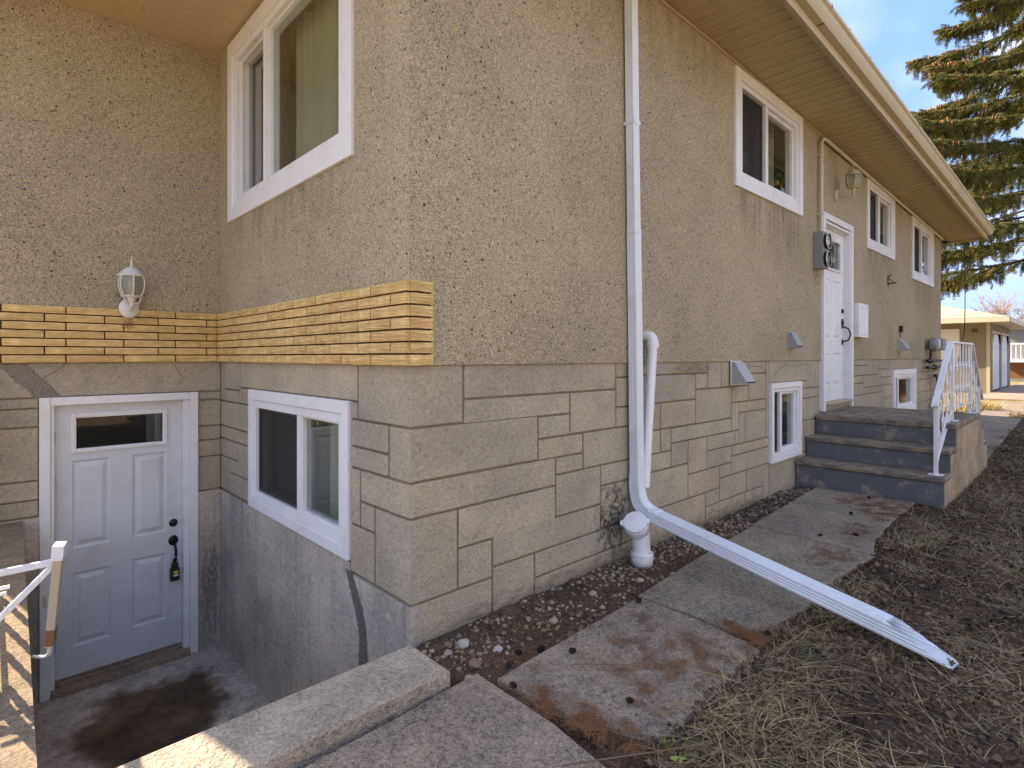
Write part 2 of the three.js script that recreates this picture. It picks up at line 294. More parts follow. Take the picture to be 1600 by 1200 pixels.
// stucco walls with their openings
part(house, 'wall', inF(panelWithHoles(-0.012, END, SB, 4.2, [inset(win1, 0.02), inset(win2, 0.02), inset(win3, 0.02)], -0.2, 0.012, [sdoor[0] + 0.02, sdoor[1] - 0.02, sdoor[3] - 0.02]), F1), M.stucco);
part(house, 'wall', inF(panelWithHoles(X3 - 0.2, -0.2, SB, 4.2, [[uw[0] + 0.02, uw[1] - 0.02, uw[2] + 0.02, uw[3] - 0.02]], -0.2, 0.012), F2), M.stucco);
part(house, 'wall', inF(panelWithHoles(-1.675, -0.012, SB, 4.2, [], -0.2, 0.012), F3), M.stucco);
// foundation backing, set behind the scored blocks
part(house, 'foundation_wall', inF(panelWithHoles(0.0085, END, BASE, SB - 0.002, [inset(bw1, 0.02), inset(bw2, 0.02)], -0.2, -0.008, null, [sdoor[0] + 0.02, sdoor[1] - 0.02, sdoor[2] + 0.05]), F1), M.joint);
part(house, 'foundation_wall', inF(panelWithHoles(X3 - 0.0, -0.0085, -1.2, SB - 0.002, [inset(lw, 0.02)], -0.2, -0.014), F2), M.joint);
part(house, 'foundation_wall', inF(panelWithHoles(-1.675, 0, -1.2, SB - 0.002, [[bdoor[0] + 0.03, bdoor[1] - 0.03, -1.19, bdoor[3] - 0.03]], -0.2, -0.008), F3), M.joint);
// hidden sides of the house and its floors
part(house, 'wall', join([box(-9.2, -9, -1.2, 4.2, -END, 1.675), box(-9, -0.2, -1.2, 4.1, -END - 0.0, -END + 0.2), box(-9, X3 - 0.2, SB, 4.2, 1.475, 1.675), box(-9, X3 - 0.008, -1.2, SB - 0.002, 1.475, 1.673)]), M.stucco);
part(house, 'floor', join([box(-9, -0.21, 1.05, 1.28, -END + 0.21, -0.21), box(-9, -0.21, -1.3, -1.2, -END + 0.21, -0.21), box(-9, X3 - 0.21, 1.05, 1.28, -0.2, 1.43), box(-9, X3 - 0.21, -1.3, -1.2, -0.2, 1.43)]), M.wood);
part(house, 'ceiling', join([box(-9, -0.21, 4.05, 4.15, -END + 0.21, -0.21), box(-9, X3 - 0.21, 4.05, 4.15, -0.2, 1.43)]), M.plaster);
part(house, 'partition', join([box(-3.6, -3.5, 1.28, 4.05, -END + 0.21, -0.21), box(-3.5, -0.21, 1.28, 4.05, -5.3, -5.2), box(-3.5, -0.21, 1.28, 4.05, -9.5, -9.4), box(-3.6, -3.5, -1.2, 1.05, -END + 0.21, -0.21), box(-3.5, -0.21, -1.2, 1.05, -3.7, -3.6), box(-3.5, -0.21, -1.2, 1.05, -7.1, -7.0)]), M.plaster);

// ---- scored blocks
const J = 0.0062;
function blocks(F, list, top) {
  for (const [a0, a1, b0, b1, smoothFace] of list) {
    const d0 = R(0.0, 0.0022);
    const e0 = a0 === X3 ? -0.01 : a0 === 0 ? 0.0014 : J, e1 = a1 === 0 ? 0.0014 : J, g = wbox(F, a0 + e0, a1 - e1, b0 + (b0 < 0.03 && b0 > -0.2 ? 0 : J), b1 - (b1 > SB - 0.01 ? 0 : J), -0.03, -d0, 0.005);
    part(house, 'stone_block', g, M.block[Math.floor(rnd() * 6)]);
  }
}
const sideBlocks = [
  [0, .32, 1.0, SB], [.32, 1.62, 1.12, SB], [.32, 1.15, .99, 1.12], [1.15, 1.62, .862, 1.12], [0, .87, .74, 1.0], [.87, 1.15, .86, .99], [.87, 1.275, .735, .86], [1.275, 1.8, .632, .862], [0, 1.02, .57, .74], [1.02, 1.275, .632, .735], [1.02, 1.455, .38, .632], [1.455, 1.83, .495, .632], [1.455, 1.83, .225, .495],
  [0, .285, .16, .57], [.285, 1.02, .366, .57], [.285, .518, .16, .366], [.518, 1.455, .212, .38], [0, .518, BASE, .16], [.518, .84, BASE, .212], [.84, 1.83, .066, .212], [.84, 1.83, BASE, .066],
  [1.62, 1.8, 1.197, SB], [1.62, 1.8, .998, 1.197], [1.62, 1.8, .862, .998],
  [1.8, 2.89, 1.203, SB], [1.8, 2.69, .997, 1.203], [2.69, 2.89, 1.073, 1.203], [2.89, 3.13, 1.073, SB], [2.69, 3.325, .797, 1.073], [3.13, 3.67, 1.073, SB], [1.8, 2.17, .8, .997], [2.17, 2.69, .8, .997], [1.83, 2.17, .63, .8], [2.17, 2.32, .63, .8], [2.32, 3.325, .68, .797],
  [1.83, 2.32, .5, .63], [2.32, 2.57, .5, .68], [1.83, 2.57, .22, .5], [2.57, 2.88, .408, .68], [2.88, 3.47, .556, .68], [2.88, 3.325, .408, .556], [3.325, 4.129, .46, .552], [3.325, 4.129, .298, .46], [2.57, 3.1, .22, .408], [3.1, 3.325, .298, .408], [3.1, 3.625, .1, .298], [3.625, 3.97, .1, .298], [3.97, 4.129, BASE, .298], [1.83, 2.85, BASE, .22], [2.85, 3.1, .1, .22], [2.85, 3.6, BASE, .1], [3.6, 3.97, BASE, .1],
  [3.325, 3.67, .93, 1.073], [3.325, 3.47, .68, .93], [3.47, 4.06, .832, .93], [3.47, 3.6, .552, .832], [3.6, 4.06, .552, .832], [3.67, 4.06, 1.18, SB], [3.67, 4.06, .93, 1.18], [4.06, 4.129, .552, SB],
  [4.129, 5.14, 1.075, SB], [4.925, 5.14, .99, 1.075], [5.14, 5.559, .99, SB], [4.925, 5.559, .88, .99], [4.925, 5.559, .635, .88], [4.925, 5.559, .3, .635], [4.129, 4.925, BASE, .289], [4.925, 5.559, BASE, .3], [5.559, 6.683, BASE, .70],
  [6.683, 7.51, 1.215, SB], [6.683, 6.82, .978, 1.215], [6.82, 7.51, 1.08, 1.215], [7.51, 7.74, 1.08, SB], [7.74, 8.01, 1.08, SB], [6.82, 7.29, .978, 1.08], [7.29, 8.01, .912, 1.08], [6.683, 7.29, .82, .978], [7.29, 8.3, .82, .912], [8.01, 8.66, 1.152, SB], [8.01, 8.15, .912, 1.152], [8.15, 8.81, 1.03, 1.152], [8.15, 8.81, .912, 1.03], [8.3, 8.81, .72, .912], [6.683, 7.2, .5, .82], [7.2, 8.3, .5, .82], [8.3, 8.81, .4, .72], [6.683, 8.3, BASE, .5], [8.3, 10.329, BASE, .4], [8.66, 10.329, 1.13, SB],
];
{ let a = 10.329; const ys = [[BASE, .3], [.3, .52], [.52, .7], [.7, .92], [.92, 1.06], [1.06, SB]]; for (const [y0, y1] of ys) { a = 10.329; while (a < END) { let b = Math.min(END, a + R(.25, .8)); if (END - b < 0.2) b = END; sideBlocks.push([a, b, y0, y1]); a = b; } } }
blocks(F1, sideBlocks);
const backBlocks = [
  [0, .508, 1.0, SB], [.508, 2.4, 1.096, SB], [.508, .593, 1.0, 1.096], [0, .195, .737, 1.0], [.195, .593, .853, 1.0], [.195, .593, .737, .853], [0, .482, .567, .737], [.482, .593, .43, .737], [.331, .482, .43, .567], [0, .331, .165, .567], [.331, .593, .165, .43],
  [2.4, 2.8, 1.07, SB], [2.4, 2.8, .97, 1.07], [2.8, 2.887, .97, SB], [2.168, 2.4, .97, 1.096], [2.6, 2.887, .76, .97], [2.168, 2.6, .76, .97], [2.168, 2.887, .655, .76], [2.46, 2.887, .507, .655], [2.168, 2.46, .395, .655], [2.67, 2.887, .228, .507], [2.46, 2.67, .395, .507], [2.168, 2.67, .228, .395]];
blocks(F2, backBlocks.map(([a, b, c, d]) => [b === 2.887 ? X3 : -b, a === 0 ? 0 : -a, c, d]));
blocks(F3, [[-.176, 0, .98, 1.049], [-.176, 0, .762, .98], [-.176, 0, .645, .762], [-.176, 0, .508, .645], [-.176, 0, .228, .508], [-1.675, 0, 1.049, SB], [-1.675, -1.174, .976, 1.049], [-1.675, -1.174, .846, .976], [-1.675, -1.174, .471, .846], [-1.675, -1.174, .336, .471], [-1.675, -1.174, .22, .336]]);
// smooth concrete below the scored courses, down into the stairwell
part(house, 'foundation_face', wbox(F2, X3 + 0.0012, -0.593, -1.2, 0.214, -0.05, 0.0), M.found);
part(house, 'foundation_face', wbox(F2, -0.592, -0.0002, -1.2, 0.156, -0.05, 0.0015), M.found);
part(house, 'foundation_face', join([wbox(F3, -0.175, -0.0015, -1.2, 0.22, -0.05, 0.0), wbox(F3, -1.675, -1.175, -1.2, 0.212, -0.05, 0.0)]), M.found);
{ // mortar-smeared crack repair below the basement window and the rough patch by the door
  const smear = (F, L, Rr, c) => { const s = new THREE.Shape(); L.forEach((p, i) => i ? s.lineTo(...p) : s.moveTo(...p)); Rr.slice().reverse().forEach(p => s.lineTo(...p)); return uvBox(inF(new THREE.ExtrudeGeometry(s, { depth: c, bevelEnabled: true, bevelSize: 0.006, bevelThickness: 0.004, bevelSegments: 1, curveSegments: 2 }), F)); };
  const jag = (pts, amp) => { const o = []; for (let i = 0; i < pts.length - 1; i++) for (let k = 0; k < 7; k++) { const t = k / 7; o.push([mix(pts[i][0], pts[i + 1][0], t) + R(-amp, amp), mix(pts[i][1], pts[i + 1][1], t)]); } o.push(pts.at(-1)); return o; };
  part(house, 'crack_patch', smear(F2, jag([[-.632, .165], [-.585, .08], [-.52, -.03], [-.478, -.14], [-.492, -.30]], .007), jag([[-.57, .165], [-.535, .115], [-.455, .01], [-.415, -.09], [-.40, -.26]], .004), 0.002), mat([0.135, 0.122, 0.11], 0.95, { bumpMap: T.curbB, bumpScale: 0.01 }), 'dark grey mortar smeared along a crack');
  part(house, 'crack_patch', smear(F3, jag([[-1.40, 1.29], [-1.32, 1.21], [-1.22, 1.10], [-1.18, 1.04]], .008), jag([[-1.24, 1.285], [-1.2, 1.22], [-1.10, 1.11], [-1.06, 1.056]], .008), 0.004), mat([0.27, 0.225, 0.18], 0.95, { bumpMap: T.curbB, bumpScale: 0.012 }), 'rough mortar patch above the corner of the basement door');
  const crack = (F, pts) => { const o = []; for (let i = 0; i < pts.length - 1; i++) for (let k = 0; k < 6; k++) { const t = k / 6; o.push(V(mix(pts[i][0], pts[i + 1][0], t) + R(-.004, .004), mix(pts[i][1], pts[i + 1][1], t) + R(-.004, .004), 0.0005).applyMatrix4(F).toArray()); } return tube(o, 0.0016, 4, o.length * 2); };
  part(house, 'crack', join([crack(F3, [[-1.03, 1.29], [-1.08, 1.235], [-1.14, 1.2], [-1.18, 1.14]]), crack(F3, [[-.36, 1.29], [-.31, 1.22], [-.28, 1.15]]), crack(F1, [[3.70, 1.25], [3.95, 1.245], [4.02, 1.2], [4.06, 1.15]]), crack(F1, [[4.25, 1.15], [4.5, 1.25], [4.8, 1.24], [5.0, 1.26], [5.25, 1.24], [5.4, 1.27]])]), M.mortar);
}

// ---- yellow brick band
{
  const h = 0.0580, bh = 0.0490, y0 = 1.2985;
  part(house, 'mortar_bed', join([wbox(F2, X3 + 0.02, 0.0, y0, y0 + 7 * h - 0.009, 0.011, 0.017), wbox(F3, -1.675, -0.02, y0, y0 + 7 * h - 0.009, 0.011, 0.017), wbox(F1, -0.017, 0.106, y0, y0 + 7 * h - 0.009, 0.011, 0.017)]), M.mortar);
  const faceBrick = (L, d) => { const g = new THREE.BoxGeometry(L, bh, d, Math.max(3, Math.round(L / 0.028)), 4, 1); const p = g.attributes.position, s = R(0, 50); for (let i = 0; i < p.count; i++) { const x = p.getX(i), y = p.getY(i); if (p.getZ(i) > 0) { const e = (Math.abs(Math.abs(y) - bh / 2) < 1e-4 || Math.abs(Math.abs(x) - L / 2) < 1e-4) ? 0.004 : 0; p.setZ(i, d / 2 - e + 0.0028 * N3(x * 14 + s, y * 60, s)); } if (Math.abs(Math.abs(y) - bh / 2) < 1e-4) p.setY(i, y + 0.0008 * N3(x * 20, s, y)); } g.computeVertexNormals(); const uo = R(0, 5), vo = R(0, 5), q = clean(g), uv = q.attributes.uv, pp = q.attributes.position; for (let i = 0; i < pp.count; i++) uv.setXY(i, pp.getX(i) + pp.getZ(i) + uo, pp.getY(i) + vo); return q; };
  const cache = {}; const getB = L => { const k = Math.round(L * 1000); (cache[k] ??= []); if (cache[k].length < 4) cache[k].push(faceBrick(L, 0.024)); return cache[k][Math.floor(rnd() * cache[k].length)]; };
  const bm = () => M.brick[Math.floor(rnd() * rnd() * 5)];
  for (let r = 0; r < 7; r++) {
    const y = y0 + r * h + bh / 2, odd = r % 2;
    // recessed wall, bricks from the outer corner to the inner one
    let a = odd ? 0.117 : 0.307, cuts = [0]; while (a < 2.86) { cuts.push(a); a += 0.3225; } cuts.push(2.862);
    for (let i = 0; i < cuts.length - 1; i++) { const s0 = i ? cuts[i] + 0.0048 : -0.022, s1 = i === cuts.length - 2 ? cuts[i + 1] : cuts[i + 1] - 0.0048; if (s1 - s0 > 0.03) piece(house, 'brick', getB(s1 - s0), bm(), [-(s0 + s1) / 2, y, 0.028]); }
    a = odd ? 0.118 : 0.343; cuts = [0.0]; while (a < 1.64) { cuts.push(a); a += 0.343; } cuts.push(1.675);
    for (let i = 0; i < cuts.length - 1; i++) { const s0 = i ? cuts[i] + 0.0045 : 0.042, s1 = cuts[i + 1] - (i === cuts.length - 2 ? 0 : 0.0045); if (s1 - s0 > 0.03) piece(house, 'brick', getB(s1 - s0), bm(), [X3 + 0.028, y, (s0 + s1) / 2], Math.PI / 2); }
    piece(house, 'brick', getB(0.123), bm(), [0.0272, y, 0.0155 - 0.0615], Math.PI / 2);
  }
}

// ---- windows: outer trim with sash, panes, screen and curtain as children
function slider(F, r, o) {
  const [a0, a1, b0, b1] = r, t = o.trim ?? 0.07, c = o.proud ?? 0.035;
  const w = part(house, 'window', inF(frameBox(a0, a1, b0, b1, t, -0.03, c, 0.006), F), o.mat ?? M.vinyl);
  const i0 = a0 + t, i1 = a1 - t, j0 = b0 + t, j1 = b1 - t, f = o.frame ?? 0.04;
  part(w, 'window_frame', inF(frameBox(i0 + 0.001, i1 - 0.001, j0 + 0.001, j1 - 0.001, f, -0.10, c - 0.014, 0.004), F), o.mat ?? M.vinyl);
  const m = o.split, mw = o.mull ?? 0.045;
  part(w, 'mullion', inF(box(m - mw / 2, m + mw / 2, j0 + f + 0.0, j1 - f, -0.085, c - 0.022, 0.004), F), o.mat ?? M.vinyl);
  // fixed sash on the right, screened sliding sash on the left
  const s = o.sash ?? 0.032;
  part(w, 'sash', inF(frameBox(m + mw / 2 + 0.001, i1 - f - 0.001, j0 + f + 0.001, j1 - f - 0.001, s, -0.07, -0.012, 0.003), F), o.mat ?? M.vinyl);
  part(w, 'pane', inF(box(m + mw / 2 + s, i1 - f - s, j0 + f + s, j1 - f - s, -0.0405, -0.0375), F), M.glass);
  part(w, 'sash', inF(frameBox(i0 + f + 0.001, m - mw / 2 - 0.001, j0 + f + 0.001, j1 - f - 0.001, o.screenSash ?? 0.022, -0.035, -0.018, 0.002), F), o.screenMat ?? M.screen);
  part(w, 'pane', inF(box(i0 + f + 0.002, m - mw / 2 - 0.002, j0 + f + 0.002, j1 - f - 0.002, -0.0785, -0.0755), F), M.glass);
  if (o.screen !== false) part(w, 'screen', inF(box(i0 + f + 0.02, m - mw / 2 - 0.02, j0 + f + 0.02, j1 - f - 0.02, -0.0275, -0.0255), F), M.mesh);
  if (o.curtain) for (const [c0, c1] of o.curtain) { const P = [], n = Math.round((c1 - c0) / 0.012); for (let k = 0; k <= n; k++) P.push(new THREE.Vector2(mix(c0, c1, k / n), 0)); const g = new THREE.PlaneGeometry(c1 - c0, j1 - j0 + 0.1, n, 1); const p = g.attributes.position; for (let i = 0; i < p.count; i++) { const x = p.getX(i); p.setZ(i, 0.028 * Math.sin(x * 42 + 1.3 * Math.sin(x * 9)) + 0.012 * Math.sin(x * 97)); } g.computeVertexNormals(); g.translate((c0 + c1) / 2, (j0 + j1) / 2, -0.22); part(w, 'curtain', inF(clean(g), F), M.curtain); }
  if (o.drape) for (const [c0, c1] of o.drape) { const g = new THREE.PlaneGeometry(c1 - c0, j1 - j0 + 0.1, 60, 1), p = g.attributes.position; for (let i = 0; i < p.count; i++) { const x = p.getX(i); p.setZ(i, 0.03 * Math.sin(x * 55 + Math.sin(x * 13))); } g.computeVertexNormals(); g.translate((c0 + c1) / 2, (j0 + j1) / 2, -0.16); part(w, 'drape', inF(clean(g), F), mat([0.10, 0.065, 0.05], 0.95)); }
  return w;
}
M.mesh = new THREE.MeshStandardMaterial({ roughness: 0.9, side: THREE.DoubleSide, transparent: true, opacity: 0.55 }); M.mesh.color.setRGB(0.04, 0.034, 0.034);
const bigWin = slider(F2, uw, { split: -1.845, trim: 0.115, frame: 0.055, mull: 0.05, proud: 0.034, sash: 0.012, curtain: [[-1.80, -0.6]], drape: [[-2.6, -1.86]], screen: false, screenMat: M.vinyl, screenSash: 0.012 });
slider(F2, lw, { split: -1.29, trim: 0.075, frame: 0.055, mull: 0.06, proud: 0.018, sash: 0.012, curtain: [[-1.25, -1.02]] });
slider(F1, win1, { split: 4.045, trim: 0.10, frame: 0.05, mull: 0.06, curtain: [[4.35, 4.75]] });
slider(F1, win2, { split: 8.02, trim: 0.10, frame: 0.05, mull: 0.10 });
slider(F1, win3, { split: 10.82, trim: 0.10, frame: 0.06, mull: 0.10 });
slider(F1, bw1, { split: 4.40, trim: 0.055, frame: 0.035, mull: 0.055, proud: 0.03 });
slider(F1, bw2, { split: 9.15, trim: 0.08, frame: 0.05, mull: 0.06, proud: 0.03 });

// ---- doors
function panelDoor(F, a0, a1, b0, b1, lite, panels, m) {
  const holes = [...panels, lite].map(r => r), d = part(house, 'door', join([inF(panelWithHoles(a0, a1, b0, b1, holes, -0.075, -0.045), F), ...panels.map(p => inF(nested(...p, [[0, -0.045], [0.007, -0.053], [0.016, -0.056], [0.024, -0.0555], [0.05, -0.0455], [0.053, -0.0445]]), F)), ...panels.map(p => inF(nested(...p.map((v, i) => v + [-0.004, 0.004, -0.004, 0.004][i]), [[0, -0.0752], [0.004, -0.0752]]), F))]), m);
  const g = inset(lite, -0.03);
  part(d, 'glazing_frame', inF(join([frameBox(g[0], g[1], g[2], g[3], 0.035, -0.0448, -0.032, 0.006), frameBox(g[0] + 0.012, g[1] - 0.012, g[2] + 0.012, g[3] - 0.012, 0.012, -0.0318, -0.028, 0.002)]), F), M.vinyl);
  part(d, 'pane', inF(box(lite[0] - 0.002, lite[1] + 0.002, lite[2] - 0.002, lite[3] + 0.002, -0.0615, -0.0585), F), M.glass);
  return d;
}
const sc = 1;
{ // basement door; a runs from -1.09 to -0.282
  const d = panelDoor(F3, -1.089, -0.282, -0.99, 0.987, [-0.968, -0.413, 0.66, 0.893], [[-0.985, -0.757, -0.065, 0.577], [-0.617, -0.388, -0.065, 0.577], [-0.985, -0.757, -0.782, -0.245], [-0.617, -0.388, -0.765, -0.236]], M.doorPaint);
  part(d, 'door_frame', inF(join([box(-1.174, -1.112, -1.08, 1.049, -0.03, 0.028, 0.006), box(-0.238, -0.176, -1.08, 1.049, -0.03, 0.028, 0.006), box(-1.112, -0.238, 0.99, 1.049, -0.03, 0.028, 0.006), box(-1.111, -1.091, -1.03, 1.012, -0.16, 0.010, 0.003), box(-0.28, -0.239, -1.03, 1.012, -0.16, 0.010, 0.003), box(-1.091, -0.28, 0.988, 1.012, -0.16, 0.010, 0.003), box(-1.10, -1.091, -1.03, 1.0, -0.044, -0.005, 0.002), box(-0.281, -0.268, -1.03, 1.0, -0.044, -0.02, 0.002)]), F3), M.vinyl);
  part(d, 'threshold', inF(join([box(-1.11, -0.238, -1.08, -1.035, -0.16, 0.05, 0.004), box(-1.09, -0.28, -1.035, -1.012, -0.10, -0.025, 0.004), box(-1.09, -0.28, -1.012, -0.993, -0.074, -0.05, 0.003)]), F3), mat([1.05, 0.98, 0.92], 0.7, { map: T.slab }));
  part(d, 'deadbolt', inF(join([(() => { const g = lathe([[0, 0.020], [0.012, 0.020], [0.016, 0.017], [0.028, 0.012], [0.032, 0.0], [0, 0]], 20); g.rotateX(Math.PI / 2); g.translate(-0.341, -0.006, -0.0445); return g; })()]), F3), M.black);
  const hs = []; { const g = lathe([[0, 0.016], [0.02, 0.016], [0.032, 0.010], [0.036, 0.0], [0, 0]], 22); g.rotateX(Math.PI / 2); g.scale(1, 1.15, 1); g.translate(-0.341, -0.148, -0.0445); hs.push(g); }
  hs.push(tube([[-0.341, -0.17, -0.035], [-0.338, -0.185, 0.005], [-0.336, -0.22, 0.018], [-0.336, -0.27, 0.016], [-0.339, -0.31, 0.002], [-0.341, -0.325, -0.04]], 0.010, 8)); hs.push(box(-0.353, -0.329, -0.35, -0.30, -0.0445, -0.034, 0.004)); hs.push(box(-0.352, -0.330, -0.148, -0.138, -0.03, 0.012, 0.003));
  part(d, 'handle', inF(join(hs), F3), M.black);
  const hinge = inF(join([0.75, 0.0, -0.75].map(y => rod([-1.087, y - 0.045, -0.043], [-1.087, y + 0.045, -0.043], 0.007))), F3);
  part(d, 'hinge', hinge, M.galv);
  part(d, 'door_stop', inF(box(-1.155, -1.135, -0.42, -0.34, 0.028, 0.036, 0.002), F3), M.vinylDirty, 'small grey strike plate on the left casing');
  // key box hanging on the handle: a thing of its own
  const k = thing('key_box', 'black key lock box with yellow sticker hanging on the basement door handle', 'lock box', [X3 + 0.01, -0.45, 0.341]);
  part(k, 'body', inF(box(-0.374, -0.308, -0.46, -0.355, -0.02, 0.022, 0.010), F3), M.rubber);
  part(k, 'cap', inF(box(-0.366, -0.316, -0.356, -0.315, -0.012, 0.018, 0.010), F3), M.rubber);
  part(k, 'shackle', inF(tube([[-0.358, -0.33, 0.0], [-0.357, -0.285, 0.01], [-0.341, -0.262, 0.028], [-0.325, -0.285, 0.01], [-0.324, -0.33, 0.0]], 0.004, 6), F3), M.galv);
  part(k, 'sticker', inF(join([box(-0.352, -0.322, -0.40, -0.378, 0.0221, 0.0228)]), F3), M.yellow);
  part(k, 'sticker', inF(box(-0.354, -0.320, -0.42, -0.407, 0.0221, 0.0228), F3), M.paper);
  part(k, 'dial', inF(box(-0.364, -0.318, -0.446, -0.428, 0.0221, 0.026, 0.001), F3), M.black);
}
{ // side door over the steps: slab set deep, open jamb visible on the right
  const q = [sdoor[0] + 0.075, sdoor[1] - 0.075];
  const pan = (x0, x1, y0, y1) => [x0, x1, y0, y1], L = q[0] + 0.02, Rr = q[1] - 0.02, mid = (L + Rr) / 2;
  const d = panelDoor(F1, L, Rr, 0.80, 2.90, [L + 0.17, Rr - 0.17, 2.42, 2.76], [pan(L + 0.12, mid - 0.06, 1.55, 2.28), pan(mid + 0.06, Rr - 0.12, 1.55, 2.28), pan(L + 0.12, mid - 0.06, 0.98, 1.38), pan(mid + 0.06, Rr - 0.12, 0.98, 1.38)], M.vinyl);
  part(d, 'door_frame', inF(join([box(sdoor[0], q[0], 0.705, sdoor[3], -0.03, 0.045, 0.006), box(q[1], sdoor[1], 0.705, sdoor[3], -0.03, 0.045, 0.006), box(q[0], q[1], 2.94, sdoor[3], -0.03, 0.045, 0.006), box(q[0] + 0.001, L - 0.001, 0.78, 2.93, -0.19, 0.03, 0.003), box(Rr + 0.001, q[1] - 0.001, 0.78, 2.93, -0.19, 0.03, 0.003), box(L, Rr, 2.902, 2.93, -0.19, 0.03, 0.003), box(L, Rr, 2.885, 2.90, -0.044, -0.02, 0.002)]), F1), M.vinyl);
  part(d, 'threshold', inF(join([box(q[0], q[1], 0.775, 0.798, -0.19, 0.075, 0.004), box(q[0] + 0.01, q[1] - 0.01, 0.7, 0.774, -0.19, -0.004, 0.003)]), F1), mat([0.42, 0.37, 0.26], 0.6));
  const hb = (y, r0) => { const g = lathe([[0, 0.018], [r0 * 0.6, 0.018], [r0 * 0.9, 0.010], [r0, 0.0], [0, 0]], 18); g.rotateX(Math.PI / 2); g.translate(Rr - 0.07, y, -0.0445); return g; };
  part(d, 'deadbolt', inF(hb(1.92, 0.032), F1), M.black);
  part(d, 'handle', inF(join([hb(1.77, 0.04), box(Rr - 0.09, Rr - 0.05, 1.70, 1.82, -0.045, -0.03, 0.006), tube([[Rr - 0.07, 1.72, -0.03], [Rr - 0.07, 1.69, 0.03], [Rr - 0.07, 1.62, 0.05], [Rr - 0.07, 1.55, 0.03], [Rr - 0.07, 1.53, -0.035]], 0.009, 8), box(Rr - 0.085, Rr - 0.055, 1.49, 1.56, -0.045, -0.032, 0.005)]), F1), M.black);
}

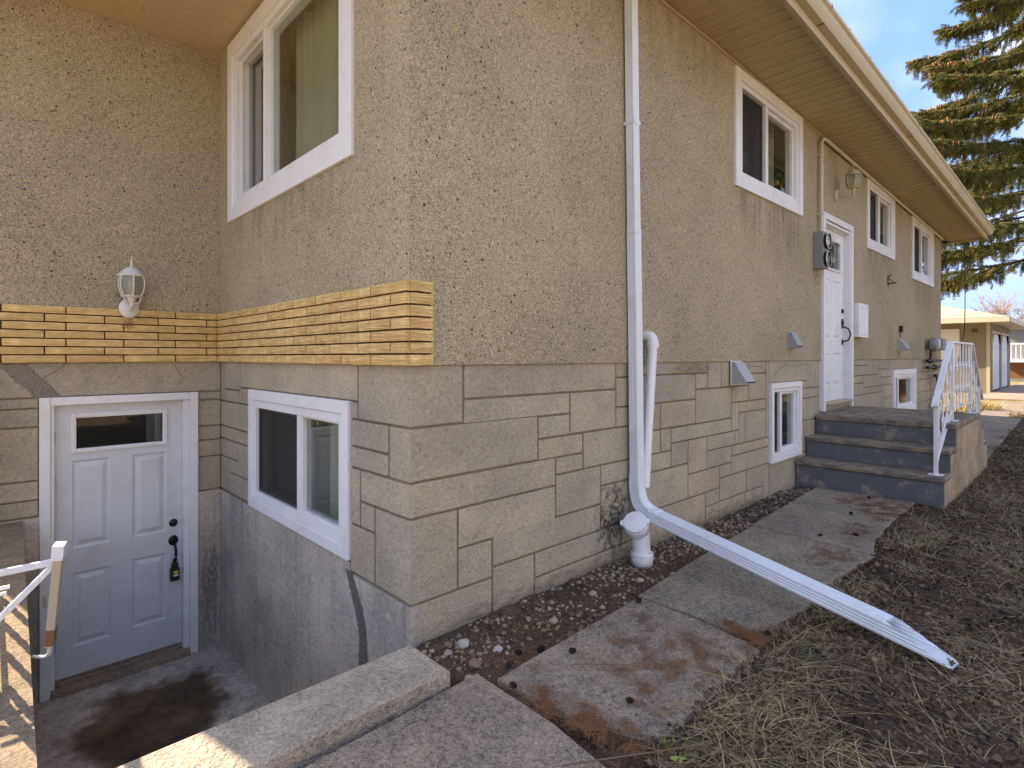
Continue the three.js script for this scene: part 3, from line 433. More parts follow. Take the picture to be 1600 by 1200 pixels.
// ---- eaves: soffit panels, fascia, gutter, roof
{
  const OX = 0.64, z0 = 0.64, z1 = -13.25;
  const seg = 0.155, g = (() => { const s = new THREE.Shape(); s.moveTo(-seg / 2 + 0.002, 0); s.lineTo(-seg / 2 + 0.012, 0); s.lineTo(-seg / 2 + 0.018, 0.010); s.lineTo(-0.006, 0.010); s.lineTo(0.0, 0.0045); s.lineTo(0.006, 0.010); s.lineTo(seg / 2 - 0.002, 0.010); s.lineTo(seg / 2 - 0.002, 0.014); s.lineTo(-seg / 2 + 0.002, 0.014); const e = new THREE.ExtrudeGeometry(s, { depth: OX - 0.016, bevelEnabled: false }); e.rotateY(Math.PI / 2); e.translate(0.015, 0, 0); return uvBox(e); })();
  for (let z = z0 - seg / 2; z > z1 + seg / 2; z -= seg) piece(house, 'soffit_panel', g, M.soffit, [0, YE(z), z]);
  const edge = (x0, x1, ya, yb, nm, m, zz0 = z0, zz1 = z1) => { const f = z => ({ o: V(0, YE(z), z), u: V(1, 0, 0), v: V(0, 1, 0) }); part(house, nm, sweep([[x0, ya], [x1, ya], [x1, yb], [x0, yb]], [f(zz0), f(-2.9), f(zz1)]), m); };
  edge(-0.19, OX + 0.01, 0.016, 0.03, 'soffit_deck', M.wood);
  edge(0.002, 0.03, -0.018, -0.001, 'soffit_channel', M.beige);
  edge(OX, OX + 0.022, -0.022, 0.19, 'fascia', M.beige); edge(OX - 0.03, OX - 0.001, -0.012, -0.001, 'soffit_channel', M.beige);
  { const f = z => ({ o: V(OX + 0.0235, YE(z), z), u: V(1, 0, 0), v: V(0, 1, 0) }); part(house, 'gutter', sweep([[0, 0.055], [0.055, 0.055], [0.085, 0.10], [0.092, 0.135], [0.112, 0.15], [0.112, 0.175], [0.104, 0.175], [0.104, 0.157], [0.085, 0.142], [0.078, 0.105], [0.052, 0.062], [0.006, 0.062], [0.006, 0.175], [0, 0.175]], [f(z0 + 0.05), f(-2.9), f(z1 - 0.02)]), M.gutter); }
  for (let z = -0.2; z > z1; z -= 0.61) part(house, 'gutter_strap', box(OX + 0.024, OX + 0.139, YE(z) + 0.1765, YE(z) + 0.179, z - 0.012, z + 0.012), M.brown);
  for (const z of [-3.4, -6.45, -9.5]) part(house, 'gutter_seam', join([box(OX + 0.134, OX + 0.139, YE(z) + 0.148, YE(z) + 0.178, z - 0.006, z + 0.006), box(OX + 0.025, OX + 0.08, YE(z) + 0.051, YE(z) + 0.0545, z - 0.006, z + 0.006)]), M.brown);
  // recess and wing soffits
  part(house, 'soffit_panel', box(X3 - 0.2, 0.013, 3.86, 3.872, 0.013, 0.62), M.soffit); part(house, 'soffit_panel', box(X3 + 0.014, -2.25, 3.862, 3.873, 0.622, 2.25), M.soffit); part(house, 'soffit_panel', box(-9.2, X3 - 0.0, 3.862, 3.873, 1.692, 2.25), M.soffit);
  part(house, 'fascia', join([box(-2.25, OX, 3.85, 4.16, 0.64, 0.66), box(-2.25, -2.23, 3.85, 4.16, 0.66, 2.25), box(-9.4, -2.23, 3.85, 4.16, 2.25, 2.27), box(-9.4, OX, 3.70, 4.0, z1 - 0.02, z1)]), M.beige);
  const sh = (pts, mm) => { const P = []; const v = pts.map(([x, y, z]) => V(x, y, z)); const G = new THREE.BufferGeometry(); const t = THREE.ShapeUtils.triangulateShape(pts.map(([x, , z]) => new THREE.Vector2(x, z)), []); for (const f of t) for (const k of f) P.push(...v[k].toArray()); for (const f of t) for (const k of [f[2], f[1], f[0]]) P.push(v[k].x, v[k].y - 0.03, v[k].z); G.setAttribute('position', new THREE.Float32BufferAttribute(P, 3)); G.computeVertexNormals(); return uvBox(G); };
  const ry = x => 4.12 + (0.7 - Math.max(x, -9.6 - x)) * 0.33;
  part(house, 'roof', join([sh([[0.7, 4.14, 0.7], [0.7, 3.93, z1 - 0.05], [-4.45, ry(-4.45), z1 - 0.05], [-4.45, ry(-4.45), 2.3], [-2.2, ry(-2.2), 2.3], [-2.2, ry(-2.2), 0.7]]), sh([[-9.6, 4.14, 2.3], [-4.45, ry(-4.45), 2.3], [-4.45, ry(-4.45), z1 - 0.05], [-9.6, 3.93, z1 - 0.05]]), box(-2.24, -2.2, 4.1, ry(-2.2) - 0.01, 0.7, 2.29), box(-2.23, 0.65, 4.16, 4.18, 0.64, 0.70)]), M.shingle);
  part(house, 'gable', box(-9.0, -2.3, 4.16, 4.9, 2.2, 2.24), M.beige); part(house, 'gable', box(-9.0, 0.3, 3.95, 4.1, z1 + 0.02, z1 + 0.05), M.beige);
  const sg = box(-0.0, OX, -0.012, -0.001, -0.012, 0.012); sg.translate(0, YE(-12.65), -12.62); part(house, 'soffit_channel', sg, M.beige);
}

{ // weathering with shapes of its own: run-off below sills and vents, rust under the lantern, mould by the cleanout, splash at the foot of the wall
  const aTex = (fn) => { const S = 128, d = new Uint8Array(S * S * 4); for (let j = 0; j < S; j++) for (let i = 0; i < S; i++) { const v = 255 * clamp(fn((i + .5) / S, (j + .5) / S)), q = (j * S + i) * 4; d[q] = d[q + 1] = d[q + 2] = v; d[q + 3] = 255; } const t = new THREE.DataTexture(d, S, S); t.magFilter = t.minFilter = THREE.LinearFilter; t.needsUpdate = true; return t; };
  const edge = u => smooth(0, .08, u) * smooth(1, .92, u);
  const streak = aTex((u, v) => edge(u) * Math.pow(v, 1.2) * smooth(1, .97, v) * clamp(0.25 + 0.8 * N2(u * 14, v * 0.6) + 0.35 * N2(u * 40, v)));
  const blob = aTex((u, v) => { const d = Math.hypot(u - .5, v - .5) * 2; return smooth(1, .25, d + 0.35 * N2(u * 5, v * 5)) * clamp(0.55 + 0.6 * N2(u * 16, v * 16)); });
  const splash = aTex((u, v) => edge(u) * smooth(.95, 0, v + 0.25 * N2(u * 22, v * 3)) * clamp(0.7 + 0.5 * N2(u * 60, v * 8)));
  const stain = (F, a0, a1, b0, b1, c, col, op, t) => { const g = new THREE.PlaneGeometry(a1 - a0, b1 - b0); g.translate((a0 + a1) / 2, (b0 + b1) / 2, c); part(house, 'stain', inF(g, F), mat(col, 0.95, { alphaMap: t, transparent: true, opacity: op })); };
  const dk = [0.10, 0.075, 0.045], st = 0.0165, bl = 0.0012;
  stain(F1, 3.34, 4.94, 2.2, 2.845, st, dk, 0.35, streak); stain(F1, 7.36, 8.85, 2.25, 2.835, st, dk, 0.35, streak); stain(F1, 10.04, 11.78, 2.1, 2.665, st, dk, 0.35, streak); stain(F2, -2.6, -0.52, 1.95, 2.415, st, dk, 0.22, streak);
  stain(F1, 0.2, 3.2, 3.3, 3.94, st, [0.20, 0.13, 0.05], 0.22, streak); stain(F1, 5.5, 9.5, 3.2, 3.8, st, [0.20, 0.13, 0.05], 0.22, streak);
  stain(F1, 5.28, 5.50, 2.05, 2.32, st, dk, 0.4, streak); stain(F1, 3.33, 3.41, 0.12, 1.085, bl, [0.62, 0.56, 0.44], 0.6, streak); stain(F1, 9.1, 9.2, 1.31, 1.43, st, dk, 0.5, streak);
  stain(F1, 1.38, 1.80, -0.02, 0.55, bl, [0.035, 0.033, 0.03], 0.85, blob); stain(F1, 0.01, 4.1, -0.06, 0.09, bl + 0.0004, [0.13, 0.10, 0.075], 0.55, splash);
  stain(F3, -0.70, -0.61, 1.53, 1.645, 0.0445, [0.22, 0.09, 0.03], 0.8, blob); stain(F3, -0.18, 0.02, -1.05, -0.1, bl, [0.07, 0.06, 0.055], 0.5, blob); stain(F1, 2.2, 3.1, 1.18, 1.30, bl, [0.24, 0.14, 0.07], 0.5, blob);
}

// ================================================================ GROUND, WALKS, STAIRWELL
const gy = (x, z) => {
  let h = -0.034 + 0.012 * N2(x * 1.3, z * 1.3) + 0.010 * N2(x * 5, z * 5 + 9) + 0.004 * N2(x * 17, z * 17);
  if (x > 1.1) h += smooth(1.1, 1.7, x) * (0.018 + 0.02 * N2(x * 2.2 + 4, z * 2.2));
  return h;
};
{
  const x0 = -0.02, x1 = 8, z0 = 3, z1 = -19, n = 210, m = 560, P = [], I = [], U = [];
  const gx = i => x0 + (x1 - x0) * Math.pow(i / n, 1.35), gz = j => z0 + (z1 - z0) * (j / m);
  for (let j = 0; j <= m; j++) for (let i = 0; i <= n; i++) { const x = gx(i), z = gz(j); P.push(x, gy(x, z), z); U.push(x, z); }
  for (let j = 0; j < m; j++) for (let i = 0; i < n; i++) { const zc = (gz(j) + gz(j + 1)) / 2, xc = gx(i + 0.5); if (zc > 0.0 && xc < 0.14) continue; const a = j * (n + 1) + i; I.push(a, a + 1, a + n + 1, a + 1, a + n + 2, a + n + 1); }
  const g = new THREE.BufferGeometry(); g.setAttribute('position', new THREE.Float32BufferAttribute(P, 3)); g.setAttribute('uv', new THREE.Float32BufferAttribute(U, 2)); g.setIndex(I); g.computeVertexNormals();
  struct('ground', g, M.soil);
  const s = new THREE.Shape([[-400, -400], [400, -400], [400, 400], [-400, 400]].map(p => new THREE.Vector2(...p)));
  s.holes.push(new THREE.Path([[-9.1, -2.98], [-9.1, 12.5], [-0.0, 12.5], [0.0, 18.98], [7.98, 18.98], [7.98, -2.98]].map(p => new THREE.Vector2(...p))));
  const f = new THREE.ShapeGeometry(s); f.rotateX(-Math.PI / 2); f.translate(0, -0.075, 0); struct('lawn', uvBox(f), M.lawn);
}
// stairwell outside the basement door
{ // floor with a damp dirt stain of its own shape
  const S = 512, g1 = blur(whiteNoise(S, 201), S, 1), g2 = blur2(whiteNoise(S, 202), S, 4), g3 = blur2(whiteNoise(S, 203), S, 18);
  const ft = tex(S, (i, j) => { const q = j * S + i, x = -3 + 3.2 * i / S, z = 3.2 * j / S, e = Math.hypot((x + 2.18) / 0.52, (z - 0.68) / 0.52), t = 1 - smooth(0.72, 1.08, e + 0.10 * g3[q] + 0.03 * g2[q]), v = 1 + 0.13 * g1[q] + 0.10 * g2[q] + 0.10 * g3[q]; const m = 0.75 + 0.35 * clamp(0.5 + 0.4 * g3[q]); return [mix(0.40, 0.13 * m, t) * v, mix(0.33, 0.083 * m, t) * v, mix(0.28, 0.043 * m, t) * v]; }, true, 1);
  const g = box(X3 - 0.01, 0.12, -1.22, -1.08, 0.001, 3.0), p = g.attributes.position, uv = g.attributes.uv; for (let i = 0; i < p.count; i++) uv.setXY(i, (p.getX(i) + 3) / 3.2, p.getZ(i) / 3.2);
  struct('stairwell_floor', g, mat([1, 1, 1], 0.93, { map: ft, bumpMap: T.slabB, bumpScale: 0.004 }));
}
{
  const g = [box(0.02, 0.115, -1.2, -0.05, 0.002, 3.0), box(0.118, 0.415, -0.3, 0.062, 0.075, 3.2, 0.012)];
  struct('stairwell_wall', g[0], M.found);
  const p = g[1].attributes.position; for (let i = 0; i < p.count; i++) { const n = 0.006 * N3(p.getX(i) * 9, p.getY(i) * 9, p.getZ(i) * 3); p.setX(i, p.getX(i) + n); if (p.getY(i) > 0) p.setY(i, p.getY(i) + n * 0.5); }
  struct('curb', join([uvBox(g[1])]), M.curb);
}
{ // walk on the far side of the well, rising a little to the wing
  const s = new THREE.Shape(); s.moveTo(X3 - 0.0, -1.2); s.lineTo(0.018, -1.2); s.lineTo(0.018, -0.015); s.lineTo(-0.45, 0.0); s.lineTo(X3, 0.205); s.closePath();
  const g = new THREE.ExtrudeGeometry(s, { depth: 2.2, bevelEnabled: false }); const p = g.attributes.position; g.translate(0, 0, 1.26); for (let i = 0; i < p.count; i++) if (p.getZ(i) < 1.3) p.setZ(i, 1.262 + 0.024 * (p.getX(i) - X3));
  struct('side_path', uvBox(g), tm(T.curb, T.curbB, 0.004, 0.95, [0.62, 0.56, 0.48]));
}
// concrete slabs of the side walk
const walk = struct('walkway');
const slabAt = (poly, y1, th, k) => { const s = new THREE.Shape(); poly.forEach((p, i) => i ? s.lineTo(p[0], -p[1]) : s.moveTo(p[0], -p[1])); const g = new THREE.ExtrudeGeometry(s, { depth: th - 0.012, bevelEnabled: true, bevelSize: 0.006, bevelThickness: 0.006, bevelSegments: 1 }); g.rotateX(-Math.PI / 2); g.translate(0, y1 - th + 0.006, 0); part(walk, 'slab', uvBox(g), M.slab[k % 4]); };
slabAt([[.432, -.045], [.87, -.04], [1.3, .02], [1.3, 1.4], [.47, 1.4], [.455, .35]], 0.012, 0.07, 2);
slabAt([[.50, -.11], [.485, -.4], [.457, -1.205], [.80, -1.195], [1.08, -1.16], [1.15, -1.13], [1.165, -.6], [1.17, -.30], [.9, -.16]], -0.006, 0.06, 0);
slabAt([[.448, -1.225], [.39, -2.0], [.335, -2.965], [1.18, -2.88], [1.12, -2.3], [1.14, -1.62], [1.09, -1.40], [1.0, -1.23]], 0.0, 0.06, 3);
slabAt([[.328, -2.98], [.292, -3.64], [.69, -3.655], [1.075, -3.585], [1.085, -3.3], [1.17, -2.9]], 0.004, 0.06, 1);
slabAt([[.288, -3.655], [.23, -4.75], [1.05, -4.74], [1.05, -4.5], [1.068, -3.61]], 0.002, 0.06, 3);
for (let i = 0; i < 14; i++) { const z = -7.75 - i * 0.93; slabAt([[.34 - .01 * i, z], [.33 - .01 * i, z - .915], [1.19 - .02 * i, z - .915], [1.20 - .02 * i, z]], -0.002 + R(-.004, .004), 0.06, i); }
struct('street', box(-60, 60, -0.2, -0.06, 9, 19), tm(T.slab, T.slabB, 0.004, 0.95, [1.5, 1.45, 1.4]));
struct('driveway', box(-0.62, 9, -0.14, -0.02, -42, -22.2), tm(T.slab, T.slabB, 0.004, 0.95, [1.15, 1.1, 1.08]));

// ================================================================ FRONT STEPS BY THE SIDE DOOR
{
  const X = 1.27, st = thing('concrete_steps', 'three worn grey-blue painted concrete steps up to the side door landing', 'steps', [0.63, 0, -5.9]);
  const n0 = [-4.80, -5.10, -5.40], h = [0.25, 0.465, 0.685], far = -6.95, f0 = [-7.82, -7.52, -7.22];
  const s = new THREE.Shape(); s.moveTo(4.80, -0.12); s.lineTo(4.80, h[0] - 0.052); s.lineTo(5.10, h[0] - 0.052); s.lineTo(5.10, h[1] - 0.052); s.lineTo(5.40, h[1] - 0.052); s.lineTo(5.40, h[2] - 0.06); s.lineTo(6.97, h[2] - 0.06); s.lineTo(6.97, -0.12);
  const body = new THREE.ExtrudeGeometry(s, { depth: X - 0.012, bevelEnabled: false }); body.rotateY(Math.PI / 2); body.translate(0.012, 0, 0);
  part(st, 'cheek_wall', uvBox(body), M.cheek, 'beige rendered side of the steps');
  const fs = new THREE.Shape(); fs.moveTo(6.972, -0.12); fs.lineTo(6.972, 0.46); fs.lineTo(7.30, 0.46); fs.lineTo(7.30, 0.24); fs.lineTo(7.60, 0.24); fs.lineTo(7.60, -0.12);
  const fb = new THREE.ExtrudeGeometry(fs, { depth: X - 0.03, bevelEnabled: false }); fb.rotateY(Math.PI / 2); fb.translate(0.022, 0, 0); part(st, 'far_steps', uvBox(fb), M.cheek);
  const wob = g => { const p = g.attributes.position; for (let i = 0; i < p.count; i++) { p.setY(i, p.getY(i) + 0.004 * N3(p.getX(i) * 4, 3, p.getZ(i) * 9)); p.setZ(i, p.getZ(i) + 0.006 * N3(p.getX(i) * 5, p.getY(i) * 9, 8)); } return g; };
  const lbox = (x0, x1, y0, y1, z0, z1, r) => { const a = []; const n = 8; for (let i = 0; i < n; i++) a.push(new THREE.BoxGeometry(0, 0, 0)); const g = new RoundedBoxGeometry(x1 - x0, y1 - y0, Math.abs(z1 - z0), 2, r); g.translate((x0 + x1) / 2, (y0 + y1) / 2, (z0 + z1) / 2); return uvBox(wob(g)); };
  h.forEach((y, i) => {
    const z = n0[i], zr = i < 2 ? n0[i + 1] : far;
    part(st, 'riser', box(0.014, X - 0.004, i ? h[i - 1] + 0.001 : -0.1, y - 0.053, z + 0.0005, z + 0.010, 0.002), M.riser);
    part(st, i < 2 ? 'tread' : 'landing', lbox(0.006, X + 0.004, y - 0.052 - (i === 2 ? 0.008 : 0), y, zr + (i < 2 ? -0.004 : 0), z + 0.030, 0.016), M.tread);
  });
}
{ // iron railing
  const rl = thing('stair_railing', 'white wrought iron railing along the outer side of the steps landing', 'railing', [1.2, 0.25, -4.9]), W = M.vinyl, x = 1.19;
  const A = [x, 0.905, -4.86], B = [x, 1.485, -5.62], C = [x, 1.485, -6.9], Dd = [x, 0.80, -7.72];
  part(rl, 'handrail', join([bar(A, B, 0.05, 0.02), bar(B, C, 0.05, 0.02), bar(C, Dd, 0.05, 0.02), rod([x - 0.026, 0.89, -4.855], [x + 0.026, 0.89, -4.855], 0.02, 0.02, 12)]), W);
  const post = (z, y0, y1) => part(rl, 'post', join([bar([x, y0, z], [x, y1, z], 0.032, 0.032, [1, 0, 0]), box(x - 0.055, x + 0.055, y0, y0 + 0.008, z - 0.05, z + 0.05)]), W);
  post(-4.9, 0.25, 0.93); post(-5.68, 0.685, 1.47); post(-6.84, 0.685, 1.47); post(-7.5, 0.3, 0.97);
  const lo = z => z > -5.68 ? mix(0.36, 0.80, (z + 4.9) / -0.78) : z > -6.84 ? 0.80 : mix(0.80, 0.42, (z + 6.84) / -0.66);
  const hi = z => z > -5.62 ? mix(0.905, 1.485, (z + 4.86) / -0.76) : z > -6.9 ? 1.485 : mix(1.485, 0.80, (z + 6.9) / -0.82);
  part(rl, 'bottom_rail', join([bar([x, lo(-4.9), -4.9], [x, 0.80, -5.68], 0.025, 0.012), bar([x, 0.80, -5.68], [x, 0.80, -6.84], 0.025, 0.012), bar([x, 0.80, -6.84], [x, lo(-7.5), -7.5], 0.025, 0.012)]), W);
  const bal = z => { const a = lo(z) + 0.006, b = hi(z) - 0.011, n = 14, g = []; const m = (a + b) / 2; g.push(bar([x, a, z], [x, b, z], 0.034, 0.010, [1, 0, 0])); for (const q of [0.36, 0.72]) { const y = mix(a, b, q); g.push(bar([x + 0.002, y - 0.055, z - 0.06], [x + 0.002, y, z], 0.022, 0.013, [1, 0, 0])); g.push(bar([x + 0.003, y - 0.055, z + 0.06], [x + 0.003, y, z], 0.0218, 0.0128, [1, 0, 0])); const e = new THREE.CylinderGeometry(0.034, 0.034, 0.014, 12); e.rotateZ(Math.PI / 2); e.translate(x + 0.001, y - 0.07, z); g.push(e); } return join(g); };
  for (let z = -5.03; z > -7.45; z -= 0.19) if (Math.abs(z + 5.68) > 0.05 && Math.abs(z + 6.84) > 0.05) part(rl, 'baluster', bal(z), W);
  part(rl, 'brace', bar([x, 0.33, -4.915], [x, 0.79, -5.45], 0.02, 0.012), W);
}

// ================================================================ PIPES AND FITTINGS ON THE WALLS
const rectProf = (w, h, rib = 0.003) => { const o = [], e = 0.008; const side = (x0, y0, x1, y1) => { const n = 12; for (let k = 0; k <= n; k++) { const t = k / n, r = (k > 2 && k < 10 && k % 3 === 0) ? rib : 0; const dx = x1 - x0, dy = y1 - y0, L = Math.hypot(dx, dy); o.push([x0 + dx * t + dy / L * -r, y0 + dy * t + dx / L * r]); } }; side(-w / 2 + e, -h / 2, w / 2 - e, -h / 2); side(w / 2, -h / 2 + e, w / 2, h / 2 - e); side(w / 2 - e, h / 2, -w / 2 + e, h / 2); side(-w / 2, h / 2 - e, -w / 2, -h / 2 + e); return o; };
{ // downspout: leans slightly, corrugated elbow, long extension over the slab
  const ds = thing('downspout', 'white ribbed downspout with elbow and long extension reaching over the slabs', 'downspout', [0.06, 0.3, -1.8]), W = mat([0.76, 0.79, 0.83], 0.32, { map: T.grime });
  const fr = (o, d, u) => { const dd = V(...d).normalize(), uu = V(...u); const v = dd.clone().cross(uu).normalize(); return { o: V(...o), u: v.clone().cross(dd), v }; };
  const P = rectProf(0.068, 0.074);
  const c = y => [0.057, y, mix(-1.778, -1.702, smooth(0.4, 4.2, y) * 0.35 + 0.65 * (y - 0.45) / 3.6)];
  part(ds, 'upper_pipe', sweep(P, [4.0, 3, 2.17].map(y => fr(c(y), [0, -1, 0], [0, 0, 1]))), W);
  part(ds, 'lower_pipe', sweep(P.map(([a, b]) => [a * 1.07, b * 1.07]), [2.20, 1.3, 0.52].map(y => fr(c(y), [0, -1, 0], [0, 0, 1]))), W);
  part(ds, 'coupling', join([box(0.018, 0.096, 2.168, 2.172, c(2.2)[2] - 0.038, c(2.2)[2] + 0.038)]), M.vinylDirty);
  const E = V(0.17, 0.285, -1.785), S = V(...c(0.54)), end = V(1.81, 0.048, -1.565), dir = end.clone().sub(E).normalize(), fs = [];
  const curve = new THREE.CubicBezierCurve3(S, V(S.x, 0.36, S.z), E.clone().addScaledVector(dir, -0.11), E.clone().addScaledVector(dir, 0.05));
  for (let k = 0; k <= 44; k++) { const t = k / 44, o = curve.getPoint(t), d = curve.getTangent(t); const f = fr(o.toArray(), d.toArray(), [0, 0, 1]); const s = 1.16 + 0.10 * t + (k > 5 && k < 37 ? (k % 2 === 0 ? 0.075 : 0) : 0); f.u.multiplyScalar(s); f.v.multiplyScalar(s); fs.push(f); }
  part(ds, 'elbow', sweep(P, fs), W);
  const Q = rectProf(0.104, 0.078, 0.004), a = fr(E.toArray(), dir.toArray(), [0, 0, 1]), L = end.distanceTo(E);
  const n = Q.length, pts = [], idx = []; const rows = 14;
  for (let r = 0; r <= rows; r++) for (const [p, q] of Q) { const cut = 0.26 * clamp((0.036 - q) / 0.075); const t = r / rows * (L - (cut * (r / rows))); const o = E.clone().addScaledVector(dir, t).addScaledVector(a.u, p).addScaledVector(a.v, q); pts.push(...o.toArray()); }
  for (let r = 0; r < rows; r++) for (let i = 0; i < n; i++) { const j = (i + 1) % n, A = r * n + i, B = r * n + j; idx.push(A, B, A + n, B, B + n, A + n); }
  const g = new THREE.BufferGeometry(); g.setAttribute('position', new THREE.Float32BufferAttribute(pts, 3)); g.setIndex(idx); part(ds, 'extension', uvBox(toCreasedNormals(g, 0.5)), W);
  const bd = c(2.9); part(ds, 'bracket', box(0.014, 0.0965, 2.9, 2.925, bd[2] - 0.039, bd[2] + 0.039, 0.001), W);
}
{ // plastic drain pipe from the wall into the downspout
  const p = thing('drain_pipe', 'white round plastic pipe with elbow rising behind the downspout', 'pipe', [0.06, 1.4, -1.95]);
  part(p, 'pipe', rod([0.075, 1.425, -1.948], [0.092, 0.45, -1.822], 0.0315, 0.0315, 24), M.pvc);
  const e = new THREE.TubeGeometry(new THREE.CatmullRomCurve3([V(0.0, 1.485, -1.945), V(0.03, 1.485, -1.945), V(0.060, 1.475, -1.946), V(0.073, 1.45, -1.947), V(0.075, 1.412, -1.948)]), 20, 0.037, 20);
  part(p, 'elbow', clean(e), M.pvc); part(p, 'collar', rod([0.0745, 1.455, -1.9478], [0.0755, 1.398, -1.9484], 0.0395, 0.0395, 24), M.pvc);
  part(p, 'clamp', rod([0.0755, 1.390, -1.9485], [0.0756, 1.383, -1.9486], 0.0335, 0.0335, 24), M.galv);
}
{ // cleanout at the foot of the wall
  const b = [0.15, -0.03, -1.70], c = thing('drain_cleanout', 'short white plastic drain cleanout with tilted screw cap standing in the gravel', 'cleanout', b);
  const at = (g, o, n) => { g.applyQuaternion(new THREE.Quaternion().setFromUnitVectors(V(0, 1, 0), V(...n).normalize())); g.translate(...o); return clean(g); };
  const up = (o) => lathe(o, 32);
  const hub = up([[0.0, 0], [0.070, 0], [0.070, 0.045], [0.073, 0.05], [0.073, 0.062], [0.070, 0.066], [0.0735, 0.07], [0.0735, 0.088], [0.066, 0.094], [0.058, 0.094]]); hub.translate(0.15, -0.04, -1.70); part(c, 'hub', hub, M.pvc);
  part(c, 'pipe', rod([0.15, 0.05, -1.70], [0.135, 0.22, -1.697], 0.056, 0.060, 28), M.pvc);
  const n = [0.20, 0.72, 0.66]; const o = [0.125, 0.20, -1.685];
  part(c, 'fitting', at(up([[0, -0.06], [0.06, -0.06], [0.064, -0.01], [0.079, 0.005], [0.082, 0.035], [0.082, 0.058], [0.075, 0.064], [0.0, 0.064]]), o, n), M.pvc);
  const capg = join([up([[0, 0.069], [0.076, 0.069], [0.078, 0.073], [0.078, 0.085], [0.073, 0.092], [0, 0.093]]), ...[0, 1].map(k => { const e = new THREE.CylinderGeometry(0.022, 0.022, 0.016, 14); e.translate(k ? 0.076 : -0.076, 0.08, 0); return e; })]); capg.rotateY(0.55);
  part(c, 'cap', at(capg, o, n), M.pvc);
  part(c, 'seal', at(up([[0.0, 0.0645], [0.070, 0.0645], [0.070, 0.0685], [0, 0.0685]]), o, n), M.vinylDirty);
}
function hood(name, label, z, y0, y1, w, proud, m, base, edgeMat) {
  const h = thing(name, label, 'vent hood', [0, (y0 + y1) / 2, z]);
  part(h, 'flange', wbox(F1, -z - w / 2 - 0.012, -z + w / 2 + 0.012, y0 - 0.012, y1 + 0.012, 0.0125, 0.020, 0.002), edgeMat || m);
  const s = new THREE.Shape(); s.moveTo(0.0205, y0); s.lineTo(0.0205, y1); s.lineTo(0.05, y1 - 0.01); s.lineTo(proud, y0 + 0.02); s.lineTo(proud, y0 + 0.005);
  const sideg = new THREE.ExtrudeGeometry(s, { depth: 0.003, bevelEnabled: false });
  const a = sideg.clone(); a.translate(0, 0, z - w / 2); const b = sideg.clone(); b.translate(0, 0, z + w / 2 - 0.003);
  const t = bar([0.05, y1 - 0.0095, z], [proud, y0 + 0.0205, z], w + 0.002, 0.003, [0, 1, 0], 0.001), tp = box(0.0205, 0.05, y1 - 0.0095, y1 + 0.001, z - w / 2, z + w / 2);
  part(h, 'hood', uvBox(join([a, b, t, tp])), m); part(h, 'flap', box(0.03, proud - 0.008, y0 + 0.012, y0 + 0.016, z - w / 2 + 0.004, z + w / 2 - 0.004), M.black);
}
hood('vent_hood', 'large galvanized vent hood on the stone-pattern base left of the small window', -3.37, 1.10, 1.29, 0.185, 0.15, M.galv, 0, M.galvBright);
hood('vent_hood', 'small grey vent hood on the stucco just left of the side door', -4.64, 1.43, 1.585, 0.13, 0.11, mat([0.36, 0.40, 0.40], 0.45, { metalness: 0.3 }), 0);
hood('vent_hood', 'grey vent hood on the stucco above the far basement window', -9.15, 1.44, 1.62, 0.16, 0.15, mat([0.42, 0.44, 0.42], 0.45, { metalness: 0.3 }), 0);
